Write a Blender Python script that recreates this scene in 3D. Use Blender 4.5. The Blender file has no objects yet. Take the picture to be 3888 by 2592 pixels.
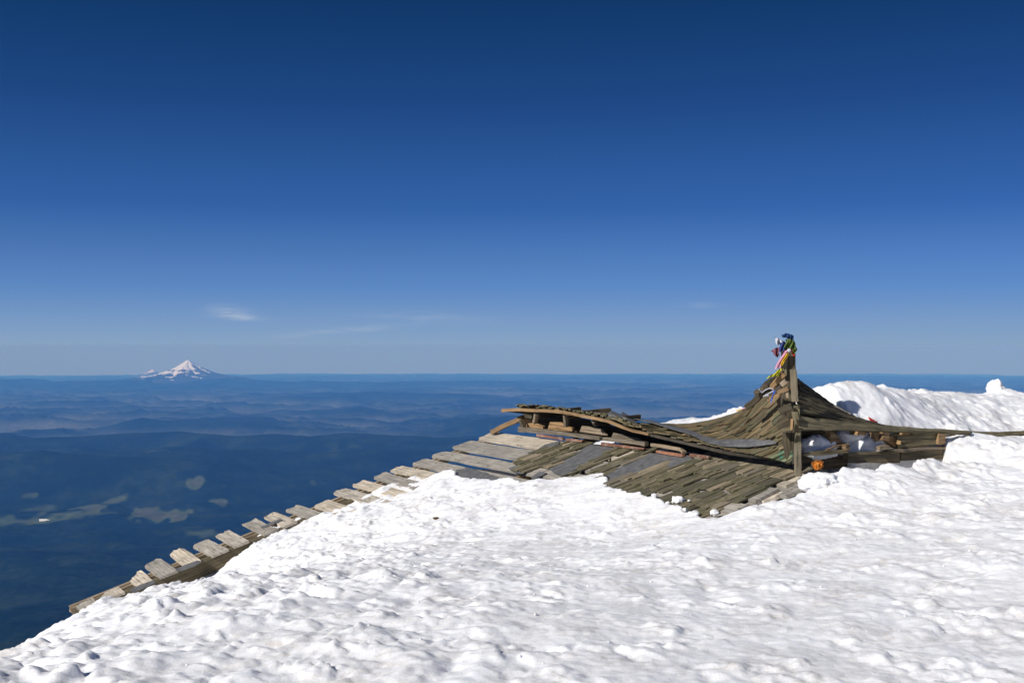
import bpy, bmesh, math, random
import numpy as np
from mathutils import Vector, Matrix, noise as mnoise

rnd = random.Random(7)
sc = bpy.context.scene
col = sc.collection

# ------------------------------------------------------------------ camera
F, CXP, HZ = 4400.0, 1944.0, 1310.0          # focal length and eye level in photo pixels
cam_d = bpy.data.cameras.new('camera')
cam = bpy.data.objects.new('camera', cam_d); col.objects.link(cam)
cam_d.sensor_width = 22.2
cam_d.lens = F / 3888 * 22.2
cam_d.clip_start, cam_d.clip_end = 0.1, 600000
cam.location = (0, 0, 0)
cam.rotation_euler = (math.radians(90) + math.atan((HZ - 1296) / F), 0, 0)
sc.camera = cam

# ------------------------------------------------------------------ light
SUN_EL = math.radians(32)
SUN_H = Vector((-0.76, -0.65, 0)).normalized()             # sun stands left and a little behind the camera
SUN = Vector((SUN_H.x * math.cos(SUN_EL), SUN_H.y * math.cos(SUN_EL), math.sin(SUN_EL)))
ld = bpy.data.lights.new('sun', 'SUN'); ld.energy = 4.3; ld.angle = math.radians(0.5); ld.color = (1.0, 0.965, 0.915)
sun = bpy.data.objects.new('sun', ld); col.objects.link(sun)
sun.rotation_euler = SUN.to_track_quat('Z', 'Y').to_euler()

w = bpy.data.worlds.new('World'); sc.world = w; w.use_nodes = True
nt = w.node_tree; nt.nodes.clear()
def wn(t, **k):
    n = nt.nodes.new(t)
    for a, b in k.items(): setattr(n, a, b)
    return n
def link(a, b): nt.links.new(a, b)
def wmath(op, a, b=None):
    n = wn('ShaderNodeMath', operation=op)
    for i, v in enumerate((a, b)):
        if v is None: continue
        if isinstance(v, (int, float)): n.inputs[i].default_value = v
        else: link(v, n.inputs[i])
    return n.outputs[0]
sky = wn('ShaderNodeTexSky', sky_type='NISHITA', sun_disc=False)
sky.sun_elevation = SUN_EL
sky.sun_rotation = math.atan2(SUN_H.x, SUN_H.y)
sky.altitude = 3740; sky.air_density = 1.0; sky.dust_density = 0.1; sky.ozone_density = 3.0
# the photograph is a vivid, contrasty exposure: same curve over the whole sky
SKY = 0.075
sep = wn('ShaderNodeSeparateColor'); link(sky.outputs[0], sep.inputs[0]); com = wn('ShaderNodeCombineColor')
for i, (g_, p_) in enumerate(((0.62, 1.75), (0.61, 1.53), (1.10, 1.8))):
    link(wmath('MULTIPLY', wmath('POWER', wmath('MULTIPLY', sep.outputs[i], SKY), p_), g_ / SKY), com.inputs[i])
# thin cirrus wisps low in the sky
tc = wn('ShaderNodeTexCoord'); sx = wn('ShaderNodeSeparateXYZ'); link(tc.outputs['Generated'], sx.inputs[0])
az = wmath('ARCTAN2', sx.outputs[0], sx.outputs[1]); el = wmath('ARCSINE', sx.outputs[2])
cmb = wn('ShaderNodeCombineXYZ'); link(wmath('MULTIPLY', az, 38.0), cmb.inputs[0]); link(wmath('MULTIPLY', el, 260.0), cmb.inputs[1])
nz = wn('ShaderNodeTexNoise'); nz.inputs['Scale'].default_value = 1.0; nz.inputs['Detail'].default_value = 6; nz.inputs['Distortion'].default_value = 0.8
link(cmb.outputs[0], nz.inputs['Vector'])
tot = None
for (px, py, rx, ry, tilt, amp) in ((868, 1184, 70, 20, -0.13, 0.40), (905, 1208, 85, 9, -0.05, 0.48), (1330, 1252, 190, 12, 0.09, 0.27), (1620, 1206, 210, 20, -0.04, 0.17), (1100, 1275, 110, 8, 0.02, 0.12), (2670, 1160, 60, 9, 0.0, 0.2)):
    a0, e0 = math.atan((px - CXP) / F), math.atan((HZ - py) / F)
    da = wmath('SUBTRACT', az, a0); de = wmath('SUBTRACT', wmath('SUBTRACT', el, e0), wmath('MULTIPLY', da, tilt))
    q = wmath('ADD', wmath('POWER', wmath('MULTIPLY', da, F / rx), 2.0), wmath('POWER', wmath('MULTIPLY', de, F / ry), 2.0))
    g = wmath('MULTIPLY', wmath('EXPONENT', wmath('MULTIPLY', q, -1.0)), amp)
    tot = g if tot is None else wmath('ADD', tot, g)
mr = wn('ShaderNodeMapRange'); link(nz.outputs['Fac'], mr.inputs[0]); mr.inputs[1].default_value = 0.32; mr.inputs[2].default_value = 0.62
fac = wmath('MULTIPLY', tot, mr.outputs[0])
EXPO = 2 ** 0.2
grad = wn('ShaderNodeValToRGB'); link(wmath('DIVIDE', wmath('MULTIPLY', el, 180 / math.pi), 90.0), grad.inputs[0])
stops = [(0.0, (0.248, 0.370, 0.545)), (1.2, (0.190, 0.325, 0.560)), (2.8, (0.112, 0.252, 0.548)), (6.6, (0.034, 0.127, 0.392)), (11.7, (0.013, 0.066, 0.232)), (16.5, (0.005, 0.040, 0.140)), (40, (0.004, 0.030, 0.115)), (90, (0.004, 0.028, 0.105))]
ge = grad.color_ramp.elements
while len(ge) < len(stops): ge.new(0.5)
for k_, (d_, c_) in enumerate(stops):
    ge[k_].position = d_ / 90.0; ge[k_].color = (*(v_ / EXPO / SKY / 10 for v_ in c_), 1)
gsc = wn('ShaderNodeVectorMath', operation='SCALE'); link(grad.outputs[0], gsc.inputs[0]); gsc.inputs[3].default_value = 10.0
low = wn('ShaderNodeMapRange'); link(el, low.inputs[0]); low.inputs[1].default_value = math.radians(0.3); low.inputs[2].default_value = math.radians(4.5); low.inputs[3].default_value = 1.0; low.inputs[4].default_value = 0.8
mixs = wn('ShaderNodeMixRGB'); link(low.outputs[0], mixs.inputs[0]); link(com.outputs[0], mixs.inputs[1]); link(gsc.outputs[0], mixs.inputs[2])
mix = wn('ShaderNodeMixRGB'); link(fac, mix.inputs[0]); link(mixs.outputs[0], mix.inputs[1]); mix.inputs[2].default_value = (5.6, 6.4, 7.6, 1)
bg = wn('ShaderNodeBackground'); link(mix.outputs[0], bg.inputs[0]); bg.inputs[1].default_value = SKY
wo = wn('ShaderNodeOutputWorld'); link(bg.outputs[0], wo.inputs[0])

vs = sc.view_settings
vs.view_transform = 'Standard'; vs.look = 'None'; vs.exposure = 0.20; vs.gamma = 1.0; vs.use_curve_mapping = False
sc.cycles.use_denoising = True
sc.cycles.volume_bounces = 4
sc.cycles.max_bounces = 8

# ------------------------------------------------------------------ helpers
def tag(o, label=None, cat=None, group=None, kind=None):
    if label: o['label'] = label
    if cat: o['category'] = cat
    if group: o['group'] = group
    if kind: o['kind'] = kind
    return o
def empty(name, loc=(0, 0, 0)):
    o = bpy.data.objects.new(name, None); col.objects.link(o); o.location = loc; o.empty_display_size = 0.2
    return o
def mesh_obj(name, verts, faces, mat, parent=None, uvs=None, smooth=False):
    me = bpy.data.meshes.new(name)
    me.from_pydata([tuple(v) for v in verts], [], faces)
    if mat: me.materials.append(mat)
    if uvs is not None:
        ul = me.uv_layers.new(name='UVMap')
        for lp in me.loops: ul.data[lp.index].uv = uvs[lp.vertex_index]
    if smooth: me.polygons.foreach_set('use_smooth', [True] * len(me.polygons))
    me.update()
    o = bpy.data.objects.new(name, me); col.objects.link(o)
    if parent: o.parent = parent
    return o
def grid_mesh(name, X, Y, Z, mat, attr=None, wrap=False):
    """X, Y, Z are (rows, cols) arrays"""
    r, c = X.shape
    me = bpy.data.meshes.new(name)
    me.vertices.add(r * c)
    me.vertices.foreach_set('co', np.stack([X, Y, Z], -1).astype(np.float32).ravel())
    idx = np.arange(r * c).reshape(r, c)
    if wrap: idx = np.concatenate([idx, idx[:, :1]], 1)
    q = np.stack([idx[:-1, :-1], idx[:-1, 1:], idx[1:, 1:], idx[1:, :-1]], -1).reshape(-1, 4)
    n = len(q)
    me.loops.add(n * 4); me.polygons.add(n)
    me.loops.foreach_set('vertex_index', q.astype(np.int32).ravel())
    me.polygons.foreach_set('loop_start', np.arange(0, n * 4, 4, dtype=np.int32))
    me.polygons.foreach_set('loop_total', np.full(n, 4, dtype=np.int32))
    me.polygons.foreach_set('use_smooth', np.ones(n, dtype=bool))
    me.materials.append(mat)
    if attr:
        for k, v in attr.items():
            a = me.attributes.new(k, 'FLOAT', 'POINT'); a.data.foreach_set('value', v.astype(np.float32).ravel())
    me.update(); me.validate()
    o = bpy.data.objects.new(name, me); col.objects.link(o)
    return o
# gradient noise on numpy arrays
_p = np.random.RandomState(3).permutation(256); _p = np.concatenate([_p, _p])
_g = np.stack([np.cos(np.linspace(0, 2 * np.pi, 16, endpoint=False)), np.sin(np.linspace(0, 2 * np.pi, 16, endpoint=False))], -1)
def perlin(x, y, seed=0):
    x = x + seed * 17.31; y = y - seed * 9.77
    xi = np.floor(x).astype(int); yi = np.floor(y).astype(int)
    xf = x - xi; yf = y - yi
    u = xf * xf * xf * (xf * (xf * 6 - 15) + 10); v = yf * yf * yf * (yf * (yf * 6 - 15) + 10)
    def gr(ix, iy, dx, dy):
        h = _p[_p[ix & 255] + (iy & 255)] & 15
        return _g[h, 0] * dx + _g[h, 1] * dy
    a = gr(xi, yi, xf, yf); b = gr(xi + 1, yi, xf - 1, yf); c = gr(xi, yi + 1, xf, yf - 1); d = gr(xi + 1, yi + 1, xf - 1, yf - 1)
    return ((a + u * (b - a)) + v * ((c + u * (d - c)) - (a + u * (b - a)))) * 1.41
def fbm(x, y, oct=5, seed=0, gain=0.5):
    s = 0; a = 1.0
    for i in range(oct):
        s = s + a * perlin(x * 2 ** i, y * 2 ** i, seed + i * 3); a *= gain
    return s
def worley(x, y, seed=0):
    xi = np.floor(x).astype(int); yi = np.floor(y).astype(int); best = np.full(x.shape, 9.0)
    for dx in (-1, 0, 1):
        for dy in (-1, 0, 1):
            cx_, cy_ = xi + dx, yi + dy
            h = _p[_p[(cx_ + seed * 7) & 255] + (cy_ & 255)]; h2 = _p[(h + 77 + seed) & 255]
            d2 = (cx_ + h / 255.0 - x) ** 2 + (cy_ + h2 / 255.0 - y) ** 2
            best = np.minimum(best, d2)
    return np.sqrt(best)
def clods(x, y, seed=0):
    xi = np.floor(x).astype(int); yi = np.floor(y).astype(int); out = np.zeros(x.shape)
    for dx in (-1, 0, 1):
        for dy in (-1, 0, 1):
            cx_, cy_ = xi + dx, yi + dy
            h = _p[_p[(cx_ + seed * 7) & 255] + (cy_ & 255)]; h2 = _p[(h + 77 + seed) & 255]; h3 = _p[(h2 + 31) & 255] / 255.0
            d = np.sqrt((cx_ + h / 255.0 - x) ** 2 + (cy_ + h2 / 255.0 - y) ** 2)
            r_ = 0.22 + 0.36 * h3
            out = np.maximum(out, sstep(1.0, 0.45, d / r_) * (h3 ** 1.5) * (0.75 + 0.25 * np.sqrt(np.clip(1 - (d / r_) ** 2, 0, 1))))
    return out
def sstep(a, b, x):
    t = np.clip((x - a) / (b - a), 0, 1); return t * t * (3 - 2 * t)

def ray(px, py): return Vector(((px - CXP) / F, 1.0, -(py - HZ) / F))
def P(px, py, Y): return ray(px, py) * Y

# ------------------------------------------------------------------ materials
def new_mat(name):
    m = bpy.data.materials.new(name); m.use_nodes = True
    t = m.node_tree; t.nodes.clear()
    out = t.nodes.new('ShaderNodeOutputMaterial'); b = t.nodes.new('ShaderNodeBsdfPrincipled')
    t.links.new(b.outputs[0], out.inputs[0])
    return m, t, b
def N(t, typ, **k):
    n = t.nodes.new(typ)
    for a, v in k.items(): setattr(n, a, v)
    return n
def ramp(t, src, stops):
    r = N(t, 'ShaderNodeValToRGB'); t.links.new(src, r.inputs[0])
    e = r.color_ramp.elements
    while len(e) < len(stops): e.new(0.5)
    for k, (p, c) in enumerate(stops):
        e[k].position = p; e[k].color = c if len(c) == 4 else (*c, 1)
    return r.outputs[0]
def mixc(t, fac, a, b, mode='MIX'):
    n = N(t, 'ShaderNodeMixRGB', blend_type=mode)
    for i, v in enumerate((fac, a, b)):
        if isinstance(v, (int, float)): n.inputs[i].default_value = v
        elif isinstance(v, tuple): n.inputs[i].default_value = (*v, 1) if len(v) == 3 else v
        else: t.links.new(v, n.inputs[i])
    return n.outputs[0]
def mth(t, op, a, b=None):
    n = N(t, 'ShaderNodeMath', operation=op)
    for i, v in enumerate((a, b)):
        if v is None: continue
        if isinstance(v, (int, float)): n.inputs[i].default_value = v
        else: t.links.new(v, n.inputs[i])
    return n.outputs[0]
def noise(t, vec, scale, detail=5, rough=0.55, dist=0.0):
    n = N(t, 'ShaderNodeTexNoise'); n.inputs['Scale'].default_value = scale; n.inputs['Detail'].default_value = detail
    n.inputs['Roughness'].default_value = rough; n.inputs['Distortion'].default_value = dist
    if vec is not None: t.links.new(vec, n.inputs['Vector'])
    return n.outputs['Fac']
def wood(name, light, dark, moss=None, moss_amt=0.0, paint=None, paint_amt=0.0, nails=False, grain=55.0):
    m, t, b = new_mat(name)
    uv = N(t, 'ShaderNodeUVMap'); oi = N(t, 'ShaderNodeObjectInfo')
    off = N(t, 'ShaderNodeCombineXYZ'); t.links.new(mth(t, 'MULTIPLY', oi.outputs['Random'], 37.0), off.inputs[0]); t.links.new(mth(t, 'MULTIPLY', oi.outputs['Random'], 91.0), off.inputs[1])
    add = N(t, 'ShaderNodeVectorMath', operation='ADD'); t.links.new(uv.outputs[0], add.inputs[0]); t.links.new(off.outputs[0], add.inputs[1])
    mp = N(t, 'ShaderNodeMapping'); mp.inputs['Scale'].default_value = (2.6, grain, 1); t.links.new(add.outputs[0], mp.inputs[0])
    g1 = noise(t, mp.outputs[0], 1.0, 7, 0.65, 0.35)
    geo = N(t, 'ShaderNodeNewGeometry')
    g2 = noise(t, geo.outputs['Position'], 5.0, 5, 0.6)
    c = ramp(t, g1, [(0.34, tuple(x * 0.7 for x in dark)), (0.47, tuple((x + y) / 2 for x, y in zip(light, dark))), (0.63, tuple(x * 1.08 for x in light))])
    tint = ramp(t, g2, [(0.3, (0.72, 0.70, 0.68)), (0.7, (1.12, 1.08, 1.02))])
    c = mixc(t, 1.0, c, tint, 'MULTIPLY')
    # each piece weathers a little differently
    pv = ramp(t, oi.outputs['Random'], [(0.0, (0.58, 0.60, 0.62)), (0.45, (1.0, 0.98, 0.95)), (0.8, (1.15, 1.08, 0.96)), (1.0, (1.32, 1.26, 1.2))])
    c = mixc(t, 1.0, c, pv, 'MULTIPLY')
    if paint:
        pn = noise(t, geo.outputs['Position'], 9.0, 6, 0.7)
        c = mixc(t, mth(t, 'MULTIPLY', ramp(t, pn, [(0.52, (0, 0, 0)), (0.60, (1, 1, 1))]), paint_amt), c, paint)
    if moss:
        mn = noise(t, geo.outputs['Position'], 14.0, 7, 0.72)
        mf = ramp(t, mn, [(0.44, (0, 0, 0)), (0.58, (1, 1, 1))])
        c = mixc(t, mth(t, 'MULTIPLY', mf, moss_amt), c, moss)
        mn2 = noise(t, geo.outputs['Position'], 60.0, 4, 0.7)
        c = mixc(t, mth(t, 'MULTIPLY', ramp(t, mn2, [(0.55, (0, 0, 0)), (0.66, (1, 1, 1))]), moss_amt * 0.55), c, (0.045, 0.04, 0.025))
    if nails:
        mp2 = N(t, 'ShaderNodeMapping'); mp2.inputs['Scale'].default_value = (9, 15, 1); t.links.new(add.outputs[0], mp2.inputs[0])
        v = N(t, 'ShaderNodeTexVoronoi'); v.inputs['Scale'].default_value = 1.0; v.inputs['Randomness'].default_value = 0.9; t.links.new(mp2.outputs[0], v.inputs['Vector'])
        c = mixc(t, ramp(t, v.outputs['Distance'], [(0.10, (0.9, 0.9, 0.9)), (0.19, (0, 0, 0))]), c, (0.03, 0.024, 0.02))
    t.links.new(c, b.inputs['Base Color'])
    b.inputs['Roughness'].default_value = 0.88; b.inputs['Specular IOR Level'].default_value = 0.22
    bp = N(t, 'ShaderNodeBump'); bp.inputs['Strength'].default_value = 0.55; bp.inputs['Distance'].default_value = 0.006
    t.links.new(mth(t, 'ADD', g1, mth(t, 'MULTIPLY', g2, 0.6)), bp.inputs['Height']); t.links.new(bp.outputs[0], b.inputs['Normal'])
    return m
M = {}
M['silver'] = wood('silver_weathered_board', (0.56, 0.53, 0.475), (0.33, 0.305, 0.27), nails=True)
M['beam'] = wood('dark_weathered_beam', (0.25, 0.21, 0.135), (0.075, 0.062, 0.042), grain=40)
M['shingle'] = wood('mossy_shingle', (0.225, 0.205, 0.155), (0.06, 0.053, 0.038), moss=(0.085, 0.088, 0.038), moss_amt=0.65)
M['shingle_clean'] = wood('bare_shingle', (0.33, 0.29, 0.225), (0.14, 0.12, 0.09), moss=(0.13, 0.13, 0.075), moss_amt=0.3)
M['roof_sh'] = wood('upper_roof_shingle', (0.225, 0.175, 0.11), (0.05, 0.04, 0.026), moss=(0.095, 0.098, 0.045), moss_amt=0.4, paint=(0.05, 0.14, 0.10), paint_amt=0.25)
M['green'] = wood('green_painted_shingle', (0.16, 0.19, 0.12), (0.06, 0.08, 0.05), paint=(0.035, 0.15, 0.105), paint_amt=0.9)
M['brown'] = wood('raw_brown_board', (0.37, 0.255, 0.145), (0.17, 0.11, 0.06), grain=48)
M['grey'] = wood('grey_board', (0.33, 0.28, 0.215), (0.13, 0.11, 0.085))
M['red'] = wood('faded_red_board', (0.34, 0.175, 0.12), (0.17, 0.085, 0.06), paint=(0.42, 0.36, 0.32), paint_amt=0.35)
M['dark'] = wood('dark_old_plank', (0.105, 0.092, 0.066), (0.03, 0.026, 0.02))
M['olive'] = wood('olive_grey_plank', (0.22, 0.20, 0.13), (0.075, 0.066, 0.042), grain=45)
M['post'] = wood('weathered_post', (0.235, 0.215, 0.17), (0.10, 0.09, 0.07), grain=60)

def simple(name, c1, c2, scale, rough=0.9, bump=0.3, dist=0.01, metallic=0.0):
    m, t, b = new_mat(name)
    geo = N(t, 'ShaderNodeNewGeometry')
    n = noise(t, geo.outputs['Position'], scale, 6, 0.65)
    t.links.new(ramp(t, n, [(0.35, c1), (0.65, c2)]), b.inputs['Base Color'])
    b.inputs['Roughness'].default_value = rough; b.inputs['Metallic'].default_value = metallic
    bp = N(t, 'ShaderNodeBump'); bp.inputs['Strength'].default_value = bump; bp.inputs['Distance'].default_value = dist
    t.links.new(n, bp.inputs['Height']); t.links.new(bp.outputs[0], b.inputs['Normal'])
    return m
M['tar'] = simple('tar_paper', (0.075, 0.076, 0.08), (0.155, 0.155, 0.155), 16, 0.8, 0.4)
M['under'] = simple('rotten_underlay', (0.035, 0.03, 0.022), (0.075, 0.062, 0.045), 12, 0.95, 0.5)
M['moss'] = simple('moss_crust', (0.05, 0.045, 0.02), (0.14, 0.12, 0.06), 30, 0.95, 0.6)

# ------------------------------------------------------------------ snow material
m, t, b = new_mat('old_snow'); M['snow'] = m
geo = N(t, 'ShaderNodeNewGeometry')
n1 = noise(t, geo.outputs['Position'], 2.2, 6, 0.62); n2 = noise(t, geo.outputs['Position'], 14.0, 6, 0.7); n3 = noise(t, geo.outputs['Position'], 75.0, 5, 0.7)
dirt = mth(t, 'MULTIPLY', ramp(t, n1, [(0.40, (0, 0, 0)), (0.66, (1, 1, 1))]), ramp(t, n2, [(0.38, (0, 0, 0)), (0.66, (1, 1, 1))]))
c = mixc(t, mth(t, 'MULTIPLY', dirt, 0.95), (0.88, 0.885, 0.90), (0.62, 0.585, 0.54))
n4 = noise(t, geo.outputs['Position'], 28.0, 6, 0.75)
c = mixc(t, mth(t, 'MULTIPLY', ramp(t, n4, [(0.60, (0, 0, 0)), (0.72, (1, 1, 1))]), 0.42), c, (0.45, 0.42, 0.39))
t.links.new(c, b.inputs['Base Color'])
b.inputs['Roughness'].default_value = 0.6; b.inputs['Specular IOR Level'].default_value = 0.25
b.inputs['Subsurface Weight'].default_value = 0.5; b.inputs['Subsurface Radius'].default_value = (0.028, 0.031, 0.036); b.inputs['Subsurface Scale'].default_value = 1.0
bp = N(t, 'ShaderNodeBump'); bp.inputs['Strength'].default_value = 0.36; bp.inputs['Distance'].default_value = 0.012
t.links.new(mth(t, 'ADD', n3, mth(t, 'MULTIPLY', n2, 1.4)), bp.inputs['Height']); t.links.new(bp.outputs[0], b.inputs['Normal'])

# ------------------------------------------------------------------ far terrain
RE = 7.3e6
def ridge(pts): return [(P(px, y, d * 1000.0)) for px, y, d in pts]
RIDGES = [
    (ridge([(-900, 1640, 30.0), (-200, 1632, 31.0), (0, 1644, 31.0), (128, 1659, 31.0), (312, 1654, 31.0), (478, 1640, 31.5), (676, 1636, 31.5), (800, 1652, 31.0), (893, 1659, 31.0), (995, 1648, 31.0), (1084, 1672, 30.5), (1180, 1654, 30.5), (1307, 1644, 30.5), (1500, 1660, 30.5), (1750, 1668, 30.0), (2100, 1650, 30.0), (2600, 1655, 31.0), (3300, 1650, 31.0), (4400, 1640, 31.0)]), 2700),
    (ridge([(-500, 1716, 24.6), (0, 1722, 24.6), (150, 1708, 24.6), (330, 1726, 24.6), (520, 1742, 24.5), (700, 1760, 24.4)]), 1500),
    (ridge([(420, 1716, 26.6), (640, 1694, 26.6), (820, 1706, 26.5), (1000, 1700, 26.5), (1180, 1716, 26.4), (1400, 1700, 26.4), (1700, 1712, 26.4)]), 1700),
    (ridge([(300, 1640, 43), (446, 1606, 43), (542, 1584, 43), (612, 1597, 43), (765, 1593, 43), (850, 1604, 42), (957, 1598, 42), (1084, 1632, 42), (1250, 1650, 41)]), 2800),
    (ridge([(1500, 1665, 38), (1686, 1628, 38), (1830, 1598, 38), (1934, 1579, 39), (2060, 1590, 39), (2300, 1600, 39), (2800, 1590, 40), (3600, 1590, 40)]), 2800),
    (ridge([(700, 1640, 54), (940, 1585, 54), (1084, 1557, 53), (1180, 1560, 53), (1275, 1552, 53), (1371, 1541, 53), (1454, 1557, 53), (1560, 1572, 53), (1640, 1566, 54), (1760, 1562, 54), (1900, 1568, 54)]), 3200),
    (ridge([(-800, 1560, 60), (0, 1570, 58), (300, 1575, 57), (480, 1555, 58)]), 4500),
    (ridge([(420, 1552, 68), (638, 1538, 67), (800, 1532, 66), (980, 1510, 66), (1100, 1500, 66), (1250, 1488, 66), (1340, 1490, 66), (1500, 1498, 67), (1690, 1488, 67), (1900, 1500, 68), (2100, 1545, 68), (2300, 1545, 67), (2900, 1542, 66), (3800, 1540, 66)]), 3800),
    (ridge([(2420, 1512, 72), (2460, 1503, 72), (2580, 1500, 72), (2700, 1499, 72), (2900, 1496, 73), (3600, 1500, 74)]), 4500),
    (ridge([(1300, 1480, 96), (1560, 1474, 96), (1800, 1463, 96), (1960, 1471, 95), (2110, 1474, 95), (2210, 1467, 95), (2340, 1461, 95), (2430, 1470, 95), (2540, 1485, 95), (2800, 1492, 95), (3500, 1490, 95)]), 5200),
    (ridge([(-900, 1438, 92), (0, 1441, 90), (80, 1440, 90), (153, 1448, 90), (287, 1446, 90), (420, 1444, 90), (510, 1437, 90), (600, 1433, 90), (680, 1434, 90), (780, 1435, 90), (850, 1435, 90), (900, 1433, 90), (960, 1444, 90), (1150, 1450, 92), (1400, 1452, 92), (1800, 1448, 94)]), 6500),
    (ridge([(900, 1434, 135), (1200, 1433, 135), (1500, 1438, 135), (1800, 1440, 135), (2000, 1446, 135), (2400, 1452, 135), (3600, 1452, 135)]), 8000),
    (ridge([(-900, 1430, 185), (300, 1427, 185), (957, 1422, 185), (1200, 1420, 185), (1360, 1424, 185), (1500, 1422, 185), (1850, 1420, 185), (2050, 1428, 185), (2300, 1432, 185), (2600, 1434, 185), (4400, 1434, 185)]), 12000),
    (ridge([(-900, 1426, 218), (957, 1424, 218), (2000, 1423, 218), (3100, 1419, 218), (4600, 1419, 218)]), 16000),
]
def terrain_z(x, y):
    r = np.hypot(x, y)
    curv = r * r / (2 * RE)
    elev = -3060.0 - 330 * sstep(29000, 36000, r) + 240 * sstep(30000, 80000, r) + 330 * sstep(100000, 180000, r)
    flat = sstep(27000, 36000, r)
    rough = fbm(x / 7000, y / 7000, 5, 2)
    rid = 1 - np.abs(fbm(x / 5200, y / 5200, 5, 11)); rid2 = np.clip(1 - 1.5 * np.abs(fbm(x / 8600 + 3.1, y / 6200, 5, 15)), 0, 1) ** 1.6
    elev = elev + flat * (rough * 110 + (rid - 0.5) * 200 + rid2 * 520) + (1 - flat) * (fbm(x / 3600, y / 3600, 6, 5) * 60)
    z = elev - curv
    for pts, wd in RIDGES:
        best = np.full(x.shape, 1e12); zc = np.zeros(x.shape)
        for a, b_ in zip(pts[:-1], pts[1:]):
            ex, ey = b_.x - a.x, b_.y - a.y; L2 = ex * ex + ey * ey
            tt = np.clip(((x - a.x) * ex + (y - a.y) * ey) / L2, 0, 1)
            d2 = (x - a.x - tt * ex) ** 2 + (y - a.y - tt * ey) ** 2
            k = d2 < best
            best = np.where(k, d2, best); zc = np.where(k, a.z + tt * (b_.z - a.z), zc)
        dd = np.sqrt(best) / wd
        fall = np.exp(-dd ** 1.35)
        spur = 1 + 0.75 * (rid - 0.62) * sstep(0.0, 0.7, dd)
        cand = z + (zc + (rough + 0.8 * (rid - 0.6)) * 0.0011 * np.minimum(r, 60000) * 1.7 - z) * fall * spur
        z = np.maximum(z, np.where(fall > 0.02, cand, -1e9))
    # our own mountain falls away under the summit snow
    own = -14.0 - 3046.0 * (1 - np.exp(-r / 5000.0)) + sstep(800, 4000, r) * (fbm(x / 1500, y / 1500, 5, 21) * 110)
    return np.maximum(z, np.where(r < 26000, own, -1e9))

fa = np.radians(np.concatenate([np.linspace(-33, 33, 720), np.linspace(34, 326, 90)]))
fr = np.concatenate([np.geomspace(18, 9000, 70)[:-1], np.geomspace(9000, 110000, 500)[:-1], np.geomspace(110000, 232000, 110)])
A, R_ = np.meshgrid(fa, fr)
TX, TY = R_ * np.sin(A), R_ * np.cos(A)
TZ = terrain_z(TX, TY)
# pastures and clearings on the valley floor, traced as outlines and projected on the ground
def project(px, py):
    px = np.asarray(px, float); py = np.asarray(py, float)
    d = np.full(px.shape, 18000.0)
    for _ in range(12):
        x = (px - CXP) / F * d
        d = 0.5 * d + 0.5 * (-terrain_z(x, d)) / ((py - HZ) / F)
    return (px - CXP) / F * d, d
def inpoly(X, Y, poly):
    ins = np.zeros(X.shape, bool); n = len(poly)
    for i in range(n):
        x1, y1 = poly[i]; x2, y2 = poly[(i + 1) % n]
        k = ((y1 > Y) != (y2 > Y)); xx = (x2 - x1) * (Y - y1) / ((y2 - y1) if y2 != y1 else 1e-9) + x1
        ins ^= k & (X < xx)
    return ins
FIELDS = [
    ([(510, 1932), (600, 1930), (640, 1935), (720, 1942), (722, 1955), (690, 1975), (640, 1968), (600, 1978), (560, 1975), (530, 1955)], 1.0),
    ([(170, 1950), (240, 1945), (330, 1940), (430, 1936), (460, 1942), (380, 1953), (300, 1960), (220, 1962)], 0.45),
    ([(-60, 1962), (60, 1958), (120, 1966), (200, 1968), (280, 1966), (240, 1978), (100, 1986), (-60, 1990)], 0.4),
    ([(30, 1936), (100, 1928), (180, 1920), (235, 1928), (230, 1936), (120, 1940)], 0.3),
    ([(250, 1930), (330, 1920), (396, 1915), (398, 1930), (330, 1936)], 0.75),
    ([(400, 1895), (430, 1890), (470, 1893), (465, 1908), (430, 1910)], 0.7),
    ([(795, 1898), (840, 1897), (868, 1905), (865, 1912), (820, 1908)], 0.9),
    ([(88, 1878), (165, 1873), (168, 1879), (110, 1884)], 0.9),
    ([(718, 1835), (770, 1834), (775, 1840), (730, 1842)], 1.3),
    ([(830, 1840), (880, 1836), (885, 1842), (840, 1846)], 0.5),
    ([(940, 1828), (990, 1824), (995, 1830), (945, 1832)], 0.5),
    ([(1160, 1832), (1240, 1820), (1245, 1826), (1180, 1838)], 0.5),
    ([(675, 1932), (740, 1930), (748, 1938), (690, 1940)], 0.35),
    ([(660, 2024), (740, 2014), (800, 2022), (900, 2020), (880, 2034), (760, 2034)], 0.35),
    ([(480, 1958), (510, 1955), (512, 1966), (478, 1964)], 0.9),
    ([(0, 2055), (30, 2050), (32, 2060), (0, 2064)], 0.4),
    ([(110, 1956), (165, 1953), (170, 1960), (120, 1961)], 0.9),
    ([(930, 1870), (990, 1862), (990, 1870), (940, 1876)], 0.4),
]
field = np.zeros(TX.shape)
wx = TX + 110 * fbm(TX / 300, TY / 500, 3, 4); wy = TY + 330 * fbm(TX / 300, TY / 500, 3, 8)
for poly, val in FIELDS:
    gx, gy = project([p[0] for p in poly], [p[1] for p in poly])
    k = inpoly(wx, wy, list(zip(gx, gy)))
    field = np.where(k, val, field)
for _ in range(2):
    for ax_ in (0, 1): field = (np.roll(field, 1, ax_) + 2 * field + np.roll(field, -1, ax_)) / 4
clear = fbm(TX / 2600, TY / 2600, 4, 31)
field = np.where((TY > 26000) & (TY < 75000) & (clear > 0.62) & (np.hypot(TX, TY) > 26000), np.maximum(field, 0.22 * sstep(0.62, 0.8, clear)), field)
m, t, b = new_mat('forest_land')
geo = N(t, 'ShaderNodeNewGeometry'); at = N(t, 'ShaderNodeAttribute', attribute_name='field')
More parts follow.
